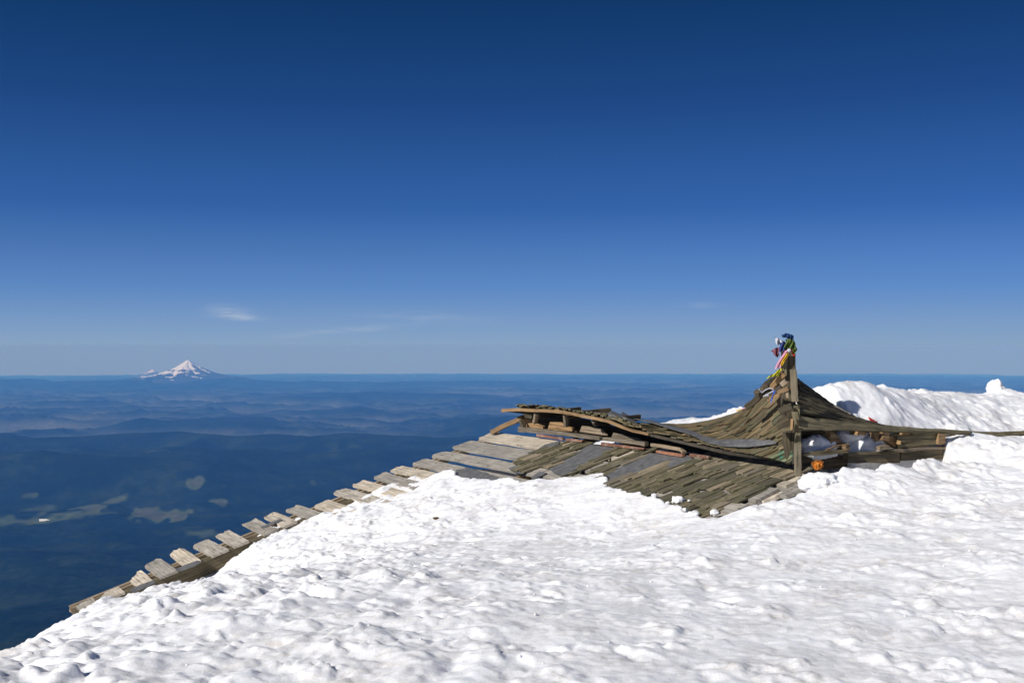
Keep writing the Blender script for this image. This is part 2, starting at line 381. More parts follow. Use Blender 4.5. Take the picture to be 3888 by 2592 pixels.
mp = N(t, 'ShaderNodeMapping'); mp.inputs['Scale'].default_value = (0.001, 0.001, 0.001); t.links.new(geo.outputs['Position'], mp.inputs[0])
fn = noise(t, mp.outputs[0], 0.9, 8, 0.65); fn2 = noise(t, mp.outputs[0], 7.0, 6, 0.7)
forest = ramp(t, mth(t, 'ADD', mth(t, 'MULTIPLY', fn, 0.6), mth(t, 'MULTIPLY', fn2, 0.4)), [(0.38, (0.0005, 0.004, 0.002)), (0.50, (0.005, 0.013, 0.007)), (0.62, (0.024, 0.036, 0.016))])
pas = ramp(t, fn2, [(0.35, (0.05, 0.085, 0.03)), (0.65, (0.11, 0.125, 0.055))])
tan = ramp(t, fn2, [(0.35, (0.062, 0.070, 0.034)), (0.65, (0.10, 0.10, 0.055))])
fc = mixc(t, ramp(t, at.outputs['Fac'], [(0.45, (0, 0, 0)), (0.75, (1, 1, 1))]), pas, tan)
c = mixc(t, ramp(t, at.outputs['Fac'], [(0.1, (0, 0, 0)), (0.45, (1, 1, 1))]), forest, fc)
t.links.new(c, b.inputs['Base Color']); b.inputs['Roughness'].default_value = 1.0; b.inputs['Specular IOR Level'].default_value = 0.0
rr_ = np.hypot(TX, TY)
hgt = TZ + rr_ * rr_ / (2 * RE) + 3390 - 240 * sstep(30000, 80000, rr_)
valley_haze = sstep(620, 190, hgt + 90 * fbm(TX / 1800, TY / 1800, 4, 61)) * sstep(25000, 33000, rr_)
at3 = N(t, 'ShaderNodeAttribute', attribute_name='valley_haze')
c = mixc(t, at3.outputs['Fac'], c, ramp(t, fn2, [(0.35, (0.045, 0.060, 0.045)), (0.65, (0.12, 0.12, 0.085))]))  # haze pooled between the ridges, painted as paler colour on low ground
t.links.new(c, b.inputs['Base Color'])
terr = grid_mesh('terrain', TX, TY, TZ, m, {'field': field, 'valley_haze': valley_haze}, wrap=True)
tag(terr, 'forested hills and valley far below the summit', kind='structure')

# snow covered volcanoes on the skyline
m, t, b = new_mat('glacier_and_rock'); geo = N(t, 'ShaderNodeNewGeometry'); at = N(t, 'ShaderNodeAttribute', attribute_name='snow'); at2 = N(t, 'ShaderNodeAttribute', attribute_name='height')
mp = N(t, 'ShaderNodeMapping'); mp.inputs['Scale'].default_value = (0.0016, 0.0016, 0.0022); t.links.new(geo.outputs['Position'], mp.inputs[0])
sn = noise(t, mp.outputs[0], 1.0, 5, 0.6)
sf = mth(t, 'ADD', at.outputs['Fac'], mth(t, 'MULTIPLY', mth(t, 'SUBTRACT', sn, 0.5), 2.6))
c = mixc(t, ramp(t, sf, [(0.46, (0, 0, 0)), (0.54, (1, 1, 1))]), mixc(t, ramp(t, at2.outputs['Fac'], [(0.22, (0, 0, 0)), (0.5, (1, 1, 1))]), (0.010, 0.018, 0.012), (0.07, 0.062, 0.06)), (0.66, 0.75, 0.91))
t.links.new(c, b.inputs['Base Color']); b.inputs['Roughness'].default_value = 0.9
M['glacier'] = m
def volcano(name, px, py, d, H, sc_, rad, seed, label, thr):
    c0 = P(px, py, d)
    th = np.linspace(0, 2 * np.pi, 240, endpoint=False); rr = np.linspace(0, 1, 110) ** 1.3 * rad
    A, Rr = np.meshgrid(th, rr)
    x, y = Rr * np.cos(A), Rr * np.sin(A)
    wob = fbm(x / (sc_ * 0.9), y / (sc_ * 0.9), 5, seed)
    ridges = np.abs(np.sin(A * 3.5 + 0.5 + 0.9 * wob)) ** 0.8
    prof = np.exp(-(np.sqrt(Rr ** 2 + (0.07 * sc_) ** 2) - 0.07 * sc_) / (sc_ * (0.9 + 0.22 * (ridges - 0.5))))
    z = H * prof + wob * 70 * sstep(0, sc_ * 0.5, Rr) * np.exp(-Rr / (3.2 * sc_)) - H * 1.25 * sstep(2.3 * sc_, rad, Rr)
    hfrac = z / H
    side = np.cos(A - math.atan2(-0.35, -0.9))     # snow keeps best on the glacier side
    snow = np.clip(0.5 + (hfrac - thr) * 1.3 + 0.22 * side - 0.55 * (ridges - 0.6) - 0.35 * sstep(0.78, 0.97, hfrac) * (side < 0.2), 0, 1)
    o = grid_mesh(name, c0.x + x, c0.y + y, c0.z - H + z, M['glacier'], {'snow': snow, 'height': hfrac}, wrap=True)
    tag(o, label, kind='structure'); return o
volcano('mountain', 714, 1366, 92000, 1560, 1900, 8200, 3, 'snow-streaked volcano peak on the far skyline', 0.46)
volcano('mountain', 580, 1401, 160000, 900, 1050, 4600, 9, 'small faint snowy peak behind the left shoulder of the larger volcano', 0.42)

# ------------------------------------------------------------------ cabin frames
D1 = Vector((-0.569, 1, 0)).normalized()        # along the sunlit side of the cabin, away from the camera
RR = Vector((D1.y, -D1.x, 0))                   # along the other side, to the right
PITCH = math.radians(17)
NW = Vector((-RR.x * math.sin(PITCH), -RR.y * math.sin(PITCH), math.cos(PITCH)))   # normal of the lower roof
DS = Vector((-RR.x * math.cos(PITCH), -RR.y * math.cos(PITCH), -math.sin(PITCH)))  # down its slope
C0 = P(3060, 1800, 10.0)                        # foot of the corner post
UP = Vector((0, 0, 1))
def W(px, py, off=0.0):
    r = ray(px, py); return r * (NW.dot(C0 + NW * off) / NW.dot(r))
def vert(px, py, q, d):
    r = ray(px, py); tt = (q.x * d.y - q.y * d.x) / (r.x * d.y - r.y * d.x); return r * tt
def wallW(px, py, inn=0.0): return vert(px, py, C0 + RR * inn, D1)
def wallR(px, py, inn=0.0): return vert(px, py, C0 + D1 * inn, RR)
def wab(p): q = p - C0; return q.dot(D1), q.dot(DS)
def W_ab(a, b_, off=0.0): return C0 + D1 * a + DS * b_ + NW * off
def planeW_z(x, y): return C0.z - (NW.x * (x - C0.x) + NW.y * (y - C0.y)) / NW.z

# ------------------------------------------------------------------ snow field
ctl = []
def cp(px, py, Y): v = P(px, py, Y); ctl.append((v.x, v.y, v.z))
EDGE = [(200, 2398), (312, 2354), (540, 2275), (800, 2140), (900, 2060), (960, 2022), (1040, 1990), (1180, 1937), (1300, 1900), (1420, 1862), (1545, 1812), (1600, 1796), (1680, 1790), (1735, 1794), (1752, 1818), (1850, 1828), (1930, 1828), (1990, 1838), (2080, 1828), (2180, 1818), (2290, 1799), (2315, 1815), (2308, 1850), (2400, 1876), (2450, 1881), (2480, 1901), (2540, 1926), (2600, 1946), (2660, 1970)]
for e in EDGE:
    v = W(*e); ctl.append((v.x, v.y, v.z + (0.06 if e[0] > 1700 else 0.0 if e[0] > 1500 else -0.03 if e[0] > 900 else -0.15)))
for px, py, Y in ((2740, 1960, 9.2), (2830, 1935, 9.2), (2950, 1900, 9.3), (3070, 1865, 9.45), (3150, 1806, 9.65), (3250, 1742, 9.95), (3400, 1722, 10.2), (3520, 1730, 10.45), (3600, 1745, 10.55), (3700, 1704, 10.65), (3800, 1694, 10.7), (3888, 1682, 10.8), (4100, 1650, 11.1)): cp(px, py, Y)
for e in EDGE:
    if e[0] < 1560:
        v = W(*e); cp(e[0] + 20, e[1] + (34 if e[0] > 900 else 62), v.y - 0.55); cp(e[0] + 60, e[1] + 95, v.y - 1.5)
for px, py, Y in ((3250, 1800, 9.7), (3330, 1765, 9.95), (3400, 1785, 9.8), (3500, 1795, 10.0), (3650, 1780, 10.15)): cp(px, py, Y)
for px, py, Y in ((3040, 1512, 11.2), (3140, 1482, 11.6), (3250, 1474, 11.8), (3000, 1560, 11.8), (3350, 1475, 12.0), (3500, 1500, 13.2)): cp(px, py, Y)
for px, Y in ((-700, 4.9), (0, 4.95), (800, 4.9), (1944, 4.9), (3000, 4.9), (3888, 4.9), (4600, 4.9)): cp(px, 2592, Y)
for px, py, Y in ((0, 2502, 6.6), (100, 2455, 8.2), (170, 2410, 9.6), (-300, 2600, 6.0)): cp(px, py, Y)
for px, py, Y in ((3095, 1480, 10.75), (3140, 1472, 10.8), (3250, 1466, 10.95), (3310, 1462, 11.1), (3450, 1482, 11.7), (3530, 1496, 12.2), (3620, 1484, 12.8), (3760, 1498, 13.4), (3888, 1506, 14.0), (4200, 1502, 14.5), (3450, 1590, 10.95), (3250, 1555, 10.66), (3650, 1625, 11.4), (3780, 1632, 11.7), (3888, 1632, 11.9)): cp(px, py, Y)
for px, py, Y in ((2490, 1603, 14.6), (2560, 1590, 14.6), (2650, 1591, 14.2), (2720, 1578, 13.7), (2800, 1552, 13.0), (2900, 1565, 12.3)): cp(px, py, Y)
for v in ((0.0, 0.0, -1.6), (-2.5, 0.0, -1.75), (3, 0, -1.45), (0, -4, -1.7), (4, 5, -1.2), (-3.0, 3.0, -1.75), (-5.5, 6.0, -3.6), (-4.4, 8.6, -3.2), (-5.3, 10.8, -4.1), (-5.4, 12.6, -4.3), (-6.5, 10, -5.4), (-6.5, 14, -6.0), (-5.4, 15, -5.2), (-8, 12, -7.0), (-8, 7, -6.0), (-3.5, 16.5, -3.6), (-1.2, 17.5, -2.8), (1.5, 18.5, -2.4), (4.5, 16.5, -1.6), (7.5, 18, -1.7), (0.6, 13.8, -1.55), (2.0, 16.2, -1.35), (7.5, 9, -0.75), (8, 4, -0.9)): ctl.append(v)
ctl = np.array(ctl)
def tps_fit(c, lam=0.004):
    n = len(c); d2 = ((c[:, None, :2] - c[None, :, :2]) ** 2).sum(-1)
    K = 0.5 * d2 * np.log(d2 + 1e-12) + lam * np.eye(n) * 3
    Pm = np.column_stack([np.ones(n), c[:, :2]])
    Am = np.block([[K, Pm], [Pm.T, np.zeros((3, 3))]])
    return np.linalg.solve(Am, np.concatenate([c[:, 2], np.zeros(3)]))
wt = tps_fit(ctl)
def tps(x, y):
    s = wt[-3] + wt[-2] * x + wt[-1] * y
    for k in range(len(ctl)):
        d2 = (x - ctl[k, 0]) ** 2 + (y - ctl[k, 1]) ** 2
        s = s + wt[k] * 0.5 * d2 * np.log(d2 + 1e-12)
    return s
def axis(lo, hi, fine, a, b_):
    mid = np.arange(a, b_ + fine * 0.5, fine)
    def out(start, end):
        v = []; s = fine; p = start; sg = 1 if end > start else -1
        while (end - p) * sg > 0:
            s *= 1.13; p += sg * s; v.append(p)
        return v
    return np.array(out(a, lo)[::-1] + list(mid) + out(b_, hi))
gx = axis(-70, 75, 0.0165, -5.2, 6.4); gy = axis(-60, 80, 0.0165, 4.3, 13.6)
SX, SY = np.meshgrid(gx, gy)
inner = np.clip(tps(np.clip(SX, -8, 8.5), np.clip(SY, -5, 19)), -8, -0.1)
rc = np.hypot(SX - 0.5, (SY - 7.0) * 0.92)
ang = np.arctan2(SX - 0.5, SY - 7.0)
lft = sstep(0.25, -0.5, np.sin(ang - 0.35)); slope = 0.12 + 0.75 * lft
outer = -1.2 - 4.2 * lft - slope * np.clip(rc - 9, 0, None) - 1.1 * np.clip(rc - 36, 0, None)
bl = sstep(8.5, 13, rc)
SZ = inner * (1 - bl) + outer * bl
# lumpy, wind-worn, half melted surface
wxn = SX + 0.10 * perlin(SX / 0.5, SY / 0.5, 41); wyn = SY + 0.10 * perlin(SX / 0.5, SY / 0.5, 43)
lumpy = 0.30 + 0.32 * sstep(-0.35, 0.5, perlin(SX / 1.3, SY / 1.3, 51)) + 0.75 * sstep(0.6, -2.2, SX) + 0.35 * sstep(9.0, 10.5, SY) * sstep(1.5, 3.0, SX) 
detail = 0.035 * perlin(SX / 1.7, SY / 1.5, 52) + (0.010 + 0.022 * lumpy) * perlin(SX / 0.6, SY / 0.6, 53)
fx_ = SX + 0.035 * perlin(SX / 0.07, SY / 0.07, 45) + 0.02 * perlin(SX / 0.03, SY / 0.03, 46); fy_ = SY + 0.035 * perlin(SX / 0.07, SY / 0.07, 47) + 0.02 * perlin(SX / 0.03, SY / 0.03, 48)
crust = sstep(-0.25, 0.45, perlin(SX / 0.55, SY / 0.45, 49) + 0.4 * perlin(SX / 0.2, SY / 0.2, 50))
detail += lumpy * (0.055 * (np.abs(perlin(wxn / 0.36, wyn / 0.38, 54)) - 0.3) + 0.012 * (np.abs(perlin(wxn / 0.17, wyn / 0.17, 55)) - 0.3))
detail += (0.22 + 0.6 * crust + 0.35 * (lumpy - 0.4)) * (0.010 * (0.45 - worley(fx_ / 0.14, fy_ / 0.15, 1)) + 0.008 * (0.45 - worley(fx_ / 0.062, fy_ / 0.066, 2)))
cm = 0.16 + 0.42 * crust + 0.62 * np.clip(lumpy - 0.42, 0, 1)
detail += cm * (0.036 * clods(fx_ / 0.21, fy_ / 0.21, 3) + 0.026 * clods(fx_ / 0.115, fy_ / 0.115, 4) + 0.014 * clods(fx_ / 0.066, fy_ / 0.066, 5)) - 0.010
detail += 0.0045 * perlin(SX / 0.045, SY / 0.04, 57)
kb = P(3775, 1480, 13.42)
detail += 0.06 * np.exp(-(((SX - kb.x) / 0.2) ** 2 + ((SY - kb.y) / 0.2) ** 2)) + 0.06 * np.exp(-(((SX - kb.x - 0.22) / 0.2) ** 2 + ((SY - kb.y) / 0.25) ** 2))
pit = perlin(wxn / 0.33, wyn / 0.24, 61)
detail -= 0.05 * sstep(0.52, 0.80, pit) * lumpy
# melt the snow off the exposed roof and out of the wall cavities
poly = [W(*e) for e in EDGE]
poly = [(v.x, v.y) for v in poly]
poly += [(v.x, v.y) for v in (P(2745, 1945, 9.25), P(2830, 1920, 9.3), P(2950, 1885, 9.42), P(3060, 1850, 9.58))]
for s_, o_ in ((0.1, 0.22), (0.3, 0.30), (0.6, 0.32), (0.9, 0.34), (1.15, 0.20), (1.35, 0.28), (1.52, 0.2), (1.62, 0.10), (1.72, 0.03)):
    v = C0 + RR * s_ - D1 * o_; poly.append((v.x, v.y))
for s_, o_ in ((1.75, 0.07), (1.2, 0.10), (0.75, 0.18), (0.72, 0.8), (0.72, 2.2), (1.0, 4.0), (0.9, 5.6), (0.0, 7.2), (-3.0, 7.0), (-6.5, 5.2), (-7.5, 2.6)):
    v = C0 + RR * s_ + D1 * o_; poly.append((v.x, v.y))
ins = inpoly(SX + 0.05 * perlin(SX / 0.14, SY / 0.14, 71) + 0.02 * perlin(SX / 0.05, SY / 0.05, 72), SY + 0.05 * perlin(SX / 0.14, SY / 0.14, 73) + 0.02 * perlin(SX / 0.05, SY / 0.05, 74), poly)
sx_ = (SX - C0.x) * RR.x + (SY - C0.y) * RR.y
cap = np.where(sx_ < 0, planeW_z(SX, SY) - 0.16, C0.z - 0.30 + 0.04 * perlin(SX / 0.3, SY / 0.3, 75))
soft = ins.astype(float)
for _ in range(2):
    for ax_ in (0, 1): soft = (np.roll(soft, 1, ax_) + soft + np.roll(soft, -1, ax_)) / 3
SZ = (SZ + detail) * (1 - soft) + soft * np.minimum(SZ + detail * 0.5, cap)
snow = grid_mesh('snow', SX, SY, SZ, M['snow'])
tag(snow, 'lumpy sunlit old snow covering the summit', kind='structure')
def snow_z(x, y):
    j = int(np.clip(np.searchsorted(gx, x), 0, len(gx) - 1)); i = int(np.clip(np.searchsorted(gy, y), 0, len(gy) - 1))
    return float(SZ[i, j])

# ------------------------------------------------------------------ builders for timber
def slab(name, ring, nrm, th, udir, mat, parent, jit=0.0, seg=0.06):
    """a piece of board: outline ring (3D, any order of rotation), extruded th below nrm; ragged edges"""
    nrm = nrm.normalized(); u = (udir - nrm * udir.dot(nrm)).normalized(); v = nrm.cross(u)
    pts = []
    n = len(ring)
    for i in range(n):
        a, b_ = ring[i], ring[(i + 1) % n]
        k = max(1, int((b_ - a).length / seg)) if jit else 1
        for s in range(min(k, 9)):
            p = a.lerp(b_, s / min(k, 9))
            if jit: p = p + u * rnd.uniform(-jit, jit) + v * rnd.uniform(-jit, jit)
            pts.append(p)
    # orientation
    c = sum(pts, Vector()) / len(pts)
    ar = sum(((pts[i] - c).cross(pts[(i + 1) % len(pts)] - c)).dot(nrm) for i in range(len(pts)))
    if ar < 0: pts.reverse()
    k = len(pts)
    verts = pts + [p - nrm * th for p in pts]
    faces = [tuple(range(k)), tuple(range(2 * k - 1, k - 1, -1))] + [(i, i + k, (i + 1) % k + k, (i + 1) % k) for i in range(k)]
    uvs = [((p - C0).dot(u), (p - C0).dot(v)) for p in pts]
    uvs = uvs + [(x + 0.003, y + th) for x, y in uvs]
    return mesh_obj(name, verts, faces, mat, parent, uvs)
def beam(name, a, b_, wd, ht, mat, parent, up=UP, nseg=6, wob=0.004, twist=0.0):
    """squared timber from a to b_ with slightly worn, uneven faces"""
    ax = (b_ - a).normalized(); s = ax.cross(up).normalized(); q = s.cross(ax).normalized()
    L = (b_ - a).length; verts = []; uvs = []
    prof = [(-0.5, -0.5), (0.42, -0.5), (0.5, -0.42), (0.5, 0.42), (0.42, 0.5), (-0.42, 0.5), (-0.5, 0.42)]
    off = rnd.uniform(0, 50); per = 0
    for i in range(nseg + 1):
        f = i / nseg; ca, sa = math.cos(twist * f), math.sin(twist * f)
        jx, jz = rnd.uniform(-wob, wob), rnd.uniform(-wob, wob)
        for k, (x, z) in enumerate(prof):
            x_, z_ = x * wd, z * ht
            x_, z_ = x_ * ca - z_ * sa, x_ * sa + z_ * ca
            e = rnd.uniform(-wob, wob) * 2 if i in (0, nseg) else 0
            verts.append(a + ax * (L * f + e) + s * (x_ + jx) + q * (z_ + jz))
            uvs.append((L * f + off, k * (wd + ht) / 3.4))
    n = len(prof); faces = []
    for i in range(nseg):
        for k in range(n):
            faces.append((i * n + k, i * n + (k + 1) % n, (i + 1) * n + (k + 1) % n, (i + 1) * n + k))
    faces.append(tuple(range(n))[::-1]); faces.append(tuple(nseg * n + k for k in range(n)))
    return mesh_obj(name, verts, faces, mat, parent, uvs)

cabin = empty('ruined_cabin', C0)
tag(cabin, 'collapsed wooden summit cabin half buried in the snow', 'cabin')
bpy.context.view_layer.update()
class Root:                                             # children are written in world space
    pass
def adopt(o, parent):
    o.parent = parent; o.matrix_parent_inverse = Matrix.Translation(-C0) if parent is cabin else Matrix()
_mesh_obj = mesh_obj
def mesh_obj(name, verts, faces, mat, parent=None, uvs=None, smooth=False):
    o = _mesh_obj(name, verts, faces, mat, None, uvs, smooth)
    if parent is cabin: o.parent = cabin; o.matrix_parent_inverse = Matrix.Translation(-C0)
    elif parent is not None: o.parent = parent; o.matrix_parent_inverse = Matrix()
    return o

# ------------------------------------------------------------------ lower roof: underlay, sheathing boards, rafters
def edge_a(b_, left=True): pass
under_px = [(1990, 1700), (2100, 1672), (2480, 1705), (3030, 1775), (3040, 1795), (2650, 1985), (2480, 1925), (2250, 1850), (2000, 1800)]
lower = slab('lower_roof', [W(x, y, -0.036) for x, y in under_px], NW, 0.012, D1, M['under'], cabin, 0.004)
lower['label'] = 'rotten boarding under the lower roof shingles'
LEFT = [((1812, 1664), (1880, 1636)), ((1713, 1698), (1786, 1671)), ((1635, 1729), (1687, 1709)), ((1558, 1759), (1610, 1739)), ((1480, 1785), (1525, 1767)),
        ((1411, 1813), (1460, 1793)), ((1339, 1839), (1378, 1823)), ((1263, 1870), (1310, 1850)), ((1189, 1922), (1245, 1896)), ((1087, 1931), (1130, 1916)),
        ((1001, 1962), (1040, 1946)), ((921, 1988), (967, 1971)), ((822, 2033), (861, 2016)), ((733, 2070), (793, 2044)), ((642, 2101), (691, 2083)),
        ((547, 2145), (609, 2117)), ((494, 2196), (530, 2163)), ((384, 2256), (450, 2222)), ((289, 2296), (353, 2263))]
bw_all = []
for k, (l, u_) in enumerate(LEFT):
    al, bl_ = wab(W(*l)); au, bu = wab(W(*u_))
    if k in (0,): bu = bl_ - 0.27
    wd_ = max(0.17, min(0.30, bl_ - bu)); bm = (bl_ + bu) / 2
    bw_all.append((al, au, bm, wd_))
slope_line = np.polyfit([q[2] for q in bw_all], [(q[0] + q[1]) / 2 for q in bw_all], 1)
def ladder_a(b_): return slope_line[0] * b_ + slope_line[1]
for k, (al, au, bm, wd_) in enumerate(bw_all):
    b0, b1 = bm - wd_ / 2, bm + wd_ / 2
    # right end: long boards on the upper part, short ones towards the low corner
    base = ladder_a(bm)
    if k <= 8: right = -0.15 if k > 0 else 2.2
    else: right = base - 0.62
    if k <= 8 and bm > 0.05: right = -0.02
    # ragged left end
    ring = []
    rr = rnd.uniform(0.02, 0.05)
    ring.append(W_ab(al - rr, b1)); ring.append(W_ab(al + 0.01, b1 - rr)); 
    ns = 5 if k in (3, 8, 10, 14, 12, 16, 17) else 3
    for s in range(1, ns):
        f = s / ns; ring.append(W_ab(al + (au - al) * f + rnd.uniform(-1, 0.8) * (0.06 if ns > 3 else 0.02), b1 + (b0 - b1) * f))
    ring.append(W_ab(au + 0.005, b0 + rr)); ring.append(W_ab(au - rr, b0))
    L = base - right; nn = max(2, int(L / 0.3))
    for s in range(1, nn): ring.append(W_ab(au - rr - (au - right) * s / nn, b0 + rnd.uniform(-0.006, 0.006)))
    ring.append(W_ab(right, b0)); ring.append(W_ab(right, b1))
    for s in range(1, nn): ring.append(W_ab(right + (al - rr - right) * s / nn, b1 + rnd.uniform(-0.006, 0.006)))
    lift = rnd.uniform(-0.004, 0.006)
    tw = rnd.uniform(-0.035, 0.035); piv = W_ab(base - 0.3, bm)
    ring = [p + NW * (lift + rnd.uniform(-0.002, 0.002) + 0.02 * max(0, (p - piv).dot(D1)) * rnd.uniform(-1, 1.5)) + DS * (tw * max(-0.3, (p - piv).dot(D1))) for p in ring]
    slab('sheathing_board', ring, NW, 0.026, D1, M['silver'], cabin, 0.003, 0.1)
# protruding ends of sheathing on the near edge of the lower roof
for (px, py, wd_, ln) in ((3000, 1838, 0.30, 0.19), (2915, 1868, 0.22, 0.12), (2860, 1888, 0.20, 0.12), (2800, 1912, 0.17, 0.16), (2745, 1940, 0.15, 0.12)):
    a_, b_ = wab(W(px, py))
    tip = a_ - ln * 0.5
    ring = [W_ab(a_ + 0.7, b_ - wd_ / 2, -0.030), W_ab(tip, b_ - wd_ / 2, -0.030), W_ab(tip - 0.012, b_, -0.03), W_ab(tip + 0.004, b_ + wd_ / 2, -0.030), W_ab(a_ + 0.7, b_ + wd_ / 2, -0.030)]
    slab('sheathing_board', ring, NW, 0.036, D1, M['silver'], cabin, 0.004, 0.07)
# rafters: two run under the ladder of boards, the heavier one shows below it
b_hi, b_lo = bw_all[0][2] - 0.1, bw_all[-1][2] + 0.14
def raf(name, off, wd, ht, dep, mat, b0=b_hi, b1=b_lo, nseg=10):
    p = W_ab(ladder_a(b0) - off, b0, -dep - ht / 2); q = W_ab(ladder_a(b1) - off, b1, -dep - ht / 2)
    return beam(name, p, q, wd, ht, mat, cabin, NW, nseg, 0.005)
raf('rafter', 0.17, 0.055, 0.07, 0.03, M['grey'])
raf('rafter', 0.29, 0.045, 0.07, 0.03, M['grey'])
raf('eave_beam', 0.55, 0.09, 0.17, 0.012, M['beam'], b0=1.2, nseg=14)
for a_ in (0.2, 1.3, 2.4, 3.5):
    beam('rafter', W_ab(a_, -0.02, -0.09), W_ab(a_ + 0.02, 2.4, -0.09), 0.05, 0.09, M['beam'], cabin, NW, 6)

# tar paper left on the lower roof
def c1(x, y): return (1880 + x / 3.36, 1480 + y / 3.36)
def c2(x, y): return (2500 + x / 3.646, 1560 + y / 3.646)
def c5(x, y): return (1240 + x / 3.267, 1640 + y / 3.267)
TAR = [[c1(1200, 695), c1(1600, 745), c1(1270, 905), c1(860, 1095), c1(770, 1070), c1(700, 1010), c1(620, 1040), c1(960, 850)],
       [c1(1960, 800), c1(2352, 835), c2(330, 590), c2(640, 655), c2(340, 770), c2(0, 885), c1(1850, 1130), c1(1480, 1170), c1(1400, 1075), c1(1660, 955)],
       [c1(560, 745), c1(640, 690), c1(830, 645), c1(800, 690), c1(600, 775)],
       [c1(160, 995), c1(250, 965), c1(430, 975), c1(450, 1035), c1(330, 1065), c1(210, 1035)],
       [c1(470, 1095), c1(560, 1040), c1(660, 1055), c1(600, 1090), c1(480, 1145)],
       [c5(1600, 470), c5(1750, 440), c5(1930, 490), c5(2220, 585), c5(2190, 640), c5(1900, 620), c5(1680, 600)]]
for pl in TAR:
    slab('tar_paper', [W(x, y, 0.011 + 0.004 * rnd.random()) for x, y in pl], NW, 0.004, D1, M['tar'], cabin, 0.012, 0.07)
# tar paper scraps hanging on the low ladder boards
for (px, py, ln) in ((1035, 1985, 0.10), (720, 2145, 0.16), (545, 2222, 0.15)):
    a_, b_ = wab(W(px, py, 0.01))
    ring = [W_ab(a_ + ln * 0.5, b_ - 0.11, 0.012), W_ab(a_ + ln * 0.6, b_ + 0.02, 0.014), W_ab(a_ + ln * 0.4, b_ + 0.13, 0.011), W_ab(a_ - ln * 0.6, b_ + 0.12, 0.010), W_ab(a_ - ln * 0.7, b_ - 0.02, 0.012), W_ab(a_ - ln * 0.4, b_ - 0.12, 0.012)]
    slab('tar_paper', ring, NW, 0.004, D1, M['tar'], cabin, 0.012, 0.05)

# shingles of the lower roof
def pt_in(x, y, poly):
    c = False; n = len(poly)
    for i in range(n):
        x1, y1 = poly[i]; x2, y2 = poly[(i + 1) % n]
        if (y1 > y) != (y2 > y) and x < (x2 - x1) * (y - y1) / (y2 - y1) + x1: c = not c
    return c
STRIPS = [([c1(960, 655), c1(1250, 635), c1(1215, 690), c1(930, 870), c1(620, 1040), c1(430, 1045), c1(190, 985), c1(270, 915), c1(560, 785)], 0.16, 'shingle'),
          ([c1(1640, 705), c1(1790, 715), c1(1750, 745), c1(1240, 985), c1(880, 1150), c1(830, 1140), c1(1010, 1035), c1(1240, 900)], 0.2, 'shingle'),
          ([c1(1880, 740), c1(2070, 765), c1(1960, 830), c1(1420, 1075), c1(1300, 1130), c1(1060, 1140), c1(1300, 1020)], 0.2, 'shingle'),
          ([c1(1980, 1020), c1(2090, 1020), c1(1900, 1110), c1(1560, 1260), c1(1440, 1270), c1(1480, 1200)], 0.2, 'shingle_clean'),
          ([c2(690, 625), c2(1040, 655), c2(1500, 720), c2(1860, 800), c2(1945, 865), c2(1240, 1190), c2(560, 1530), c2(380, 1480), c2(0, 1330), c1(1560, 1340), c1(1440, 1250), c1(1700, 1150), c1(2352, 990), c2(340, 770)], 0.19, 'shingle')]
nsh = 0
for pl, expo, mk in STRIPS:
    ab = [wab(W(x, y)) for x, y in pl]
    bmin, bmax = min(p[1] for p in ab), max(p[1] for p in ab); amin, amax = min(p[0] for p in ab), max(p[0] for p in ab)
    b_ = bmin - 0.05; row = 0
    while b_ < bmax + 0.1:
        a_ = amin - rnd.uniform(0, 0.1)
        while a_ < amax:
            wd_ = rnd.choice((0.05, 0.07, 0.085, 0.10, 0.13)) * rnd.uniform(0.85, 1.2)
            if pt_in(a_ + wd_ / 2, b_ + expo * 0.5, ab):
                ln = expo * rnd.uniform(1.5, 2.2)
                butt = b_ + expo + rnd.uniform(-0.06, 0.05)
                if rnd.random() < 0.06: a_ += wd_; continue
                tl = 0.010 + rnd.uniform(0, 0.012)
                sk = rnd.uniform(-0.022, 0.022)
                g = 0.004 + rnd.random() * 0.006
                z0, z1 = (tl + 0.012, tl - 0.004) if row <= 3 or expo != 0.19 else (tl * 0.5 + 0.009, 0.004)
                ring = [W_ab(a_ + g + sk, butt - ln, z1), W_ab(a_ + wd_ - g + sk, butt - ln, z1), W_ab(a_ + wd_ - g, butt + rnd.uniform(-0.02, 0.02), z0 + rnd.uniform(-0.003, 0.006)), W_ab(a_ + g, butt, z0)]
                tiltn = (ring[1] - ring[0]).cross(ring[2] - ring[1]); tiltn = tiltn if tiltn.dot(NW) > 0 else -tiltn
                mm = M['shingle_clean'] if (row <= 1 and mk == 'shingle' and expo == 0.19 and rnd.random() < 0.7) or rnd.random() < 0.08 else M[mk]
                slab('shingle', ring, tiltn, 0.014, DS, mm, lower, 0.003, 0.06); nsh += 1
            a_ += wd_
        b_ += expo; row += 1

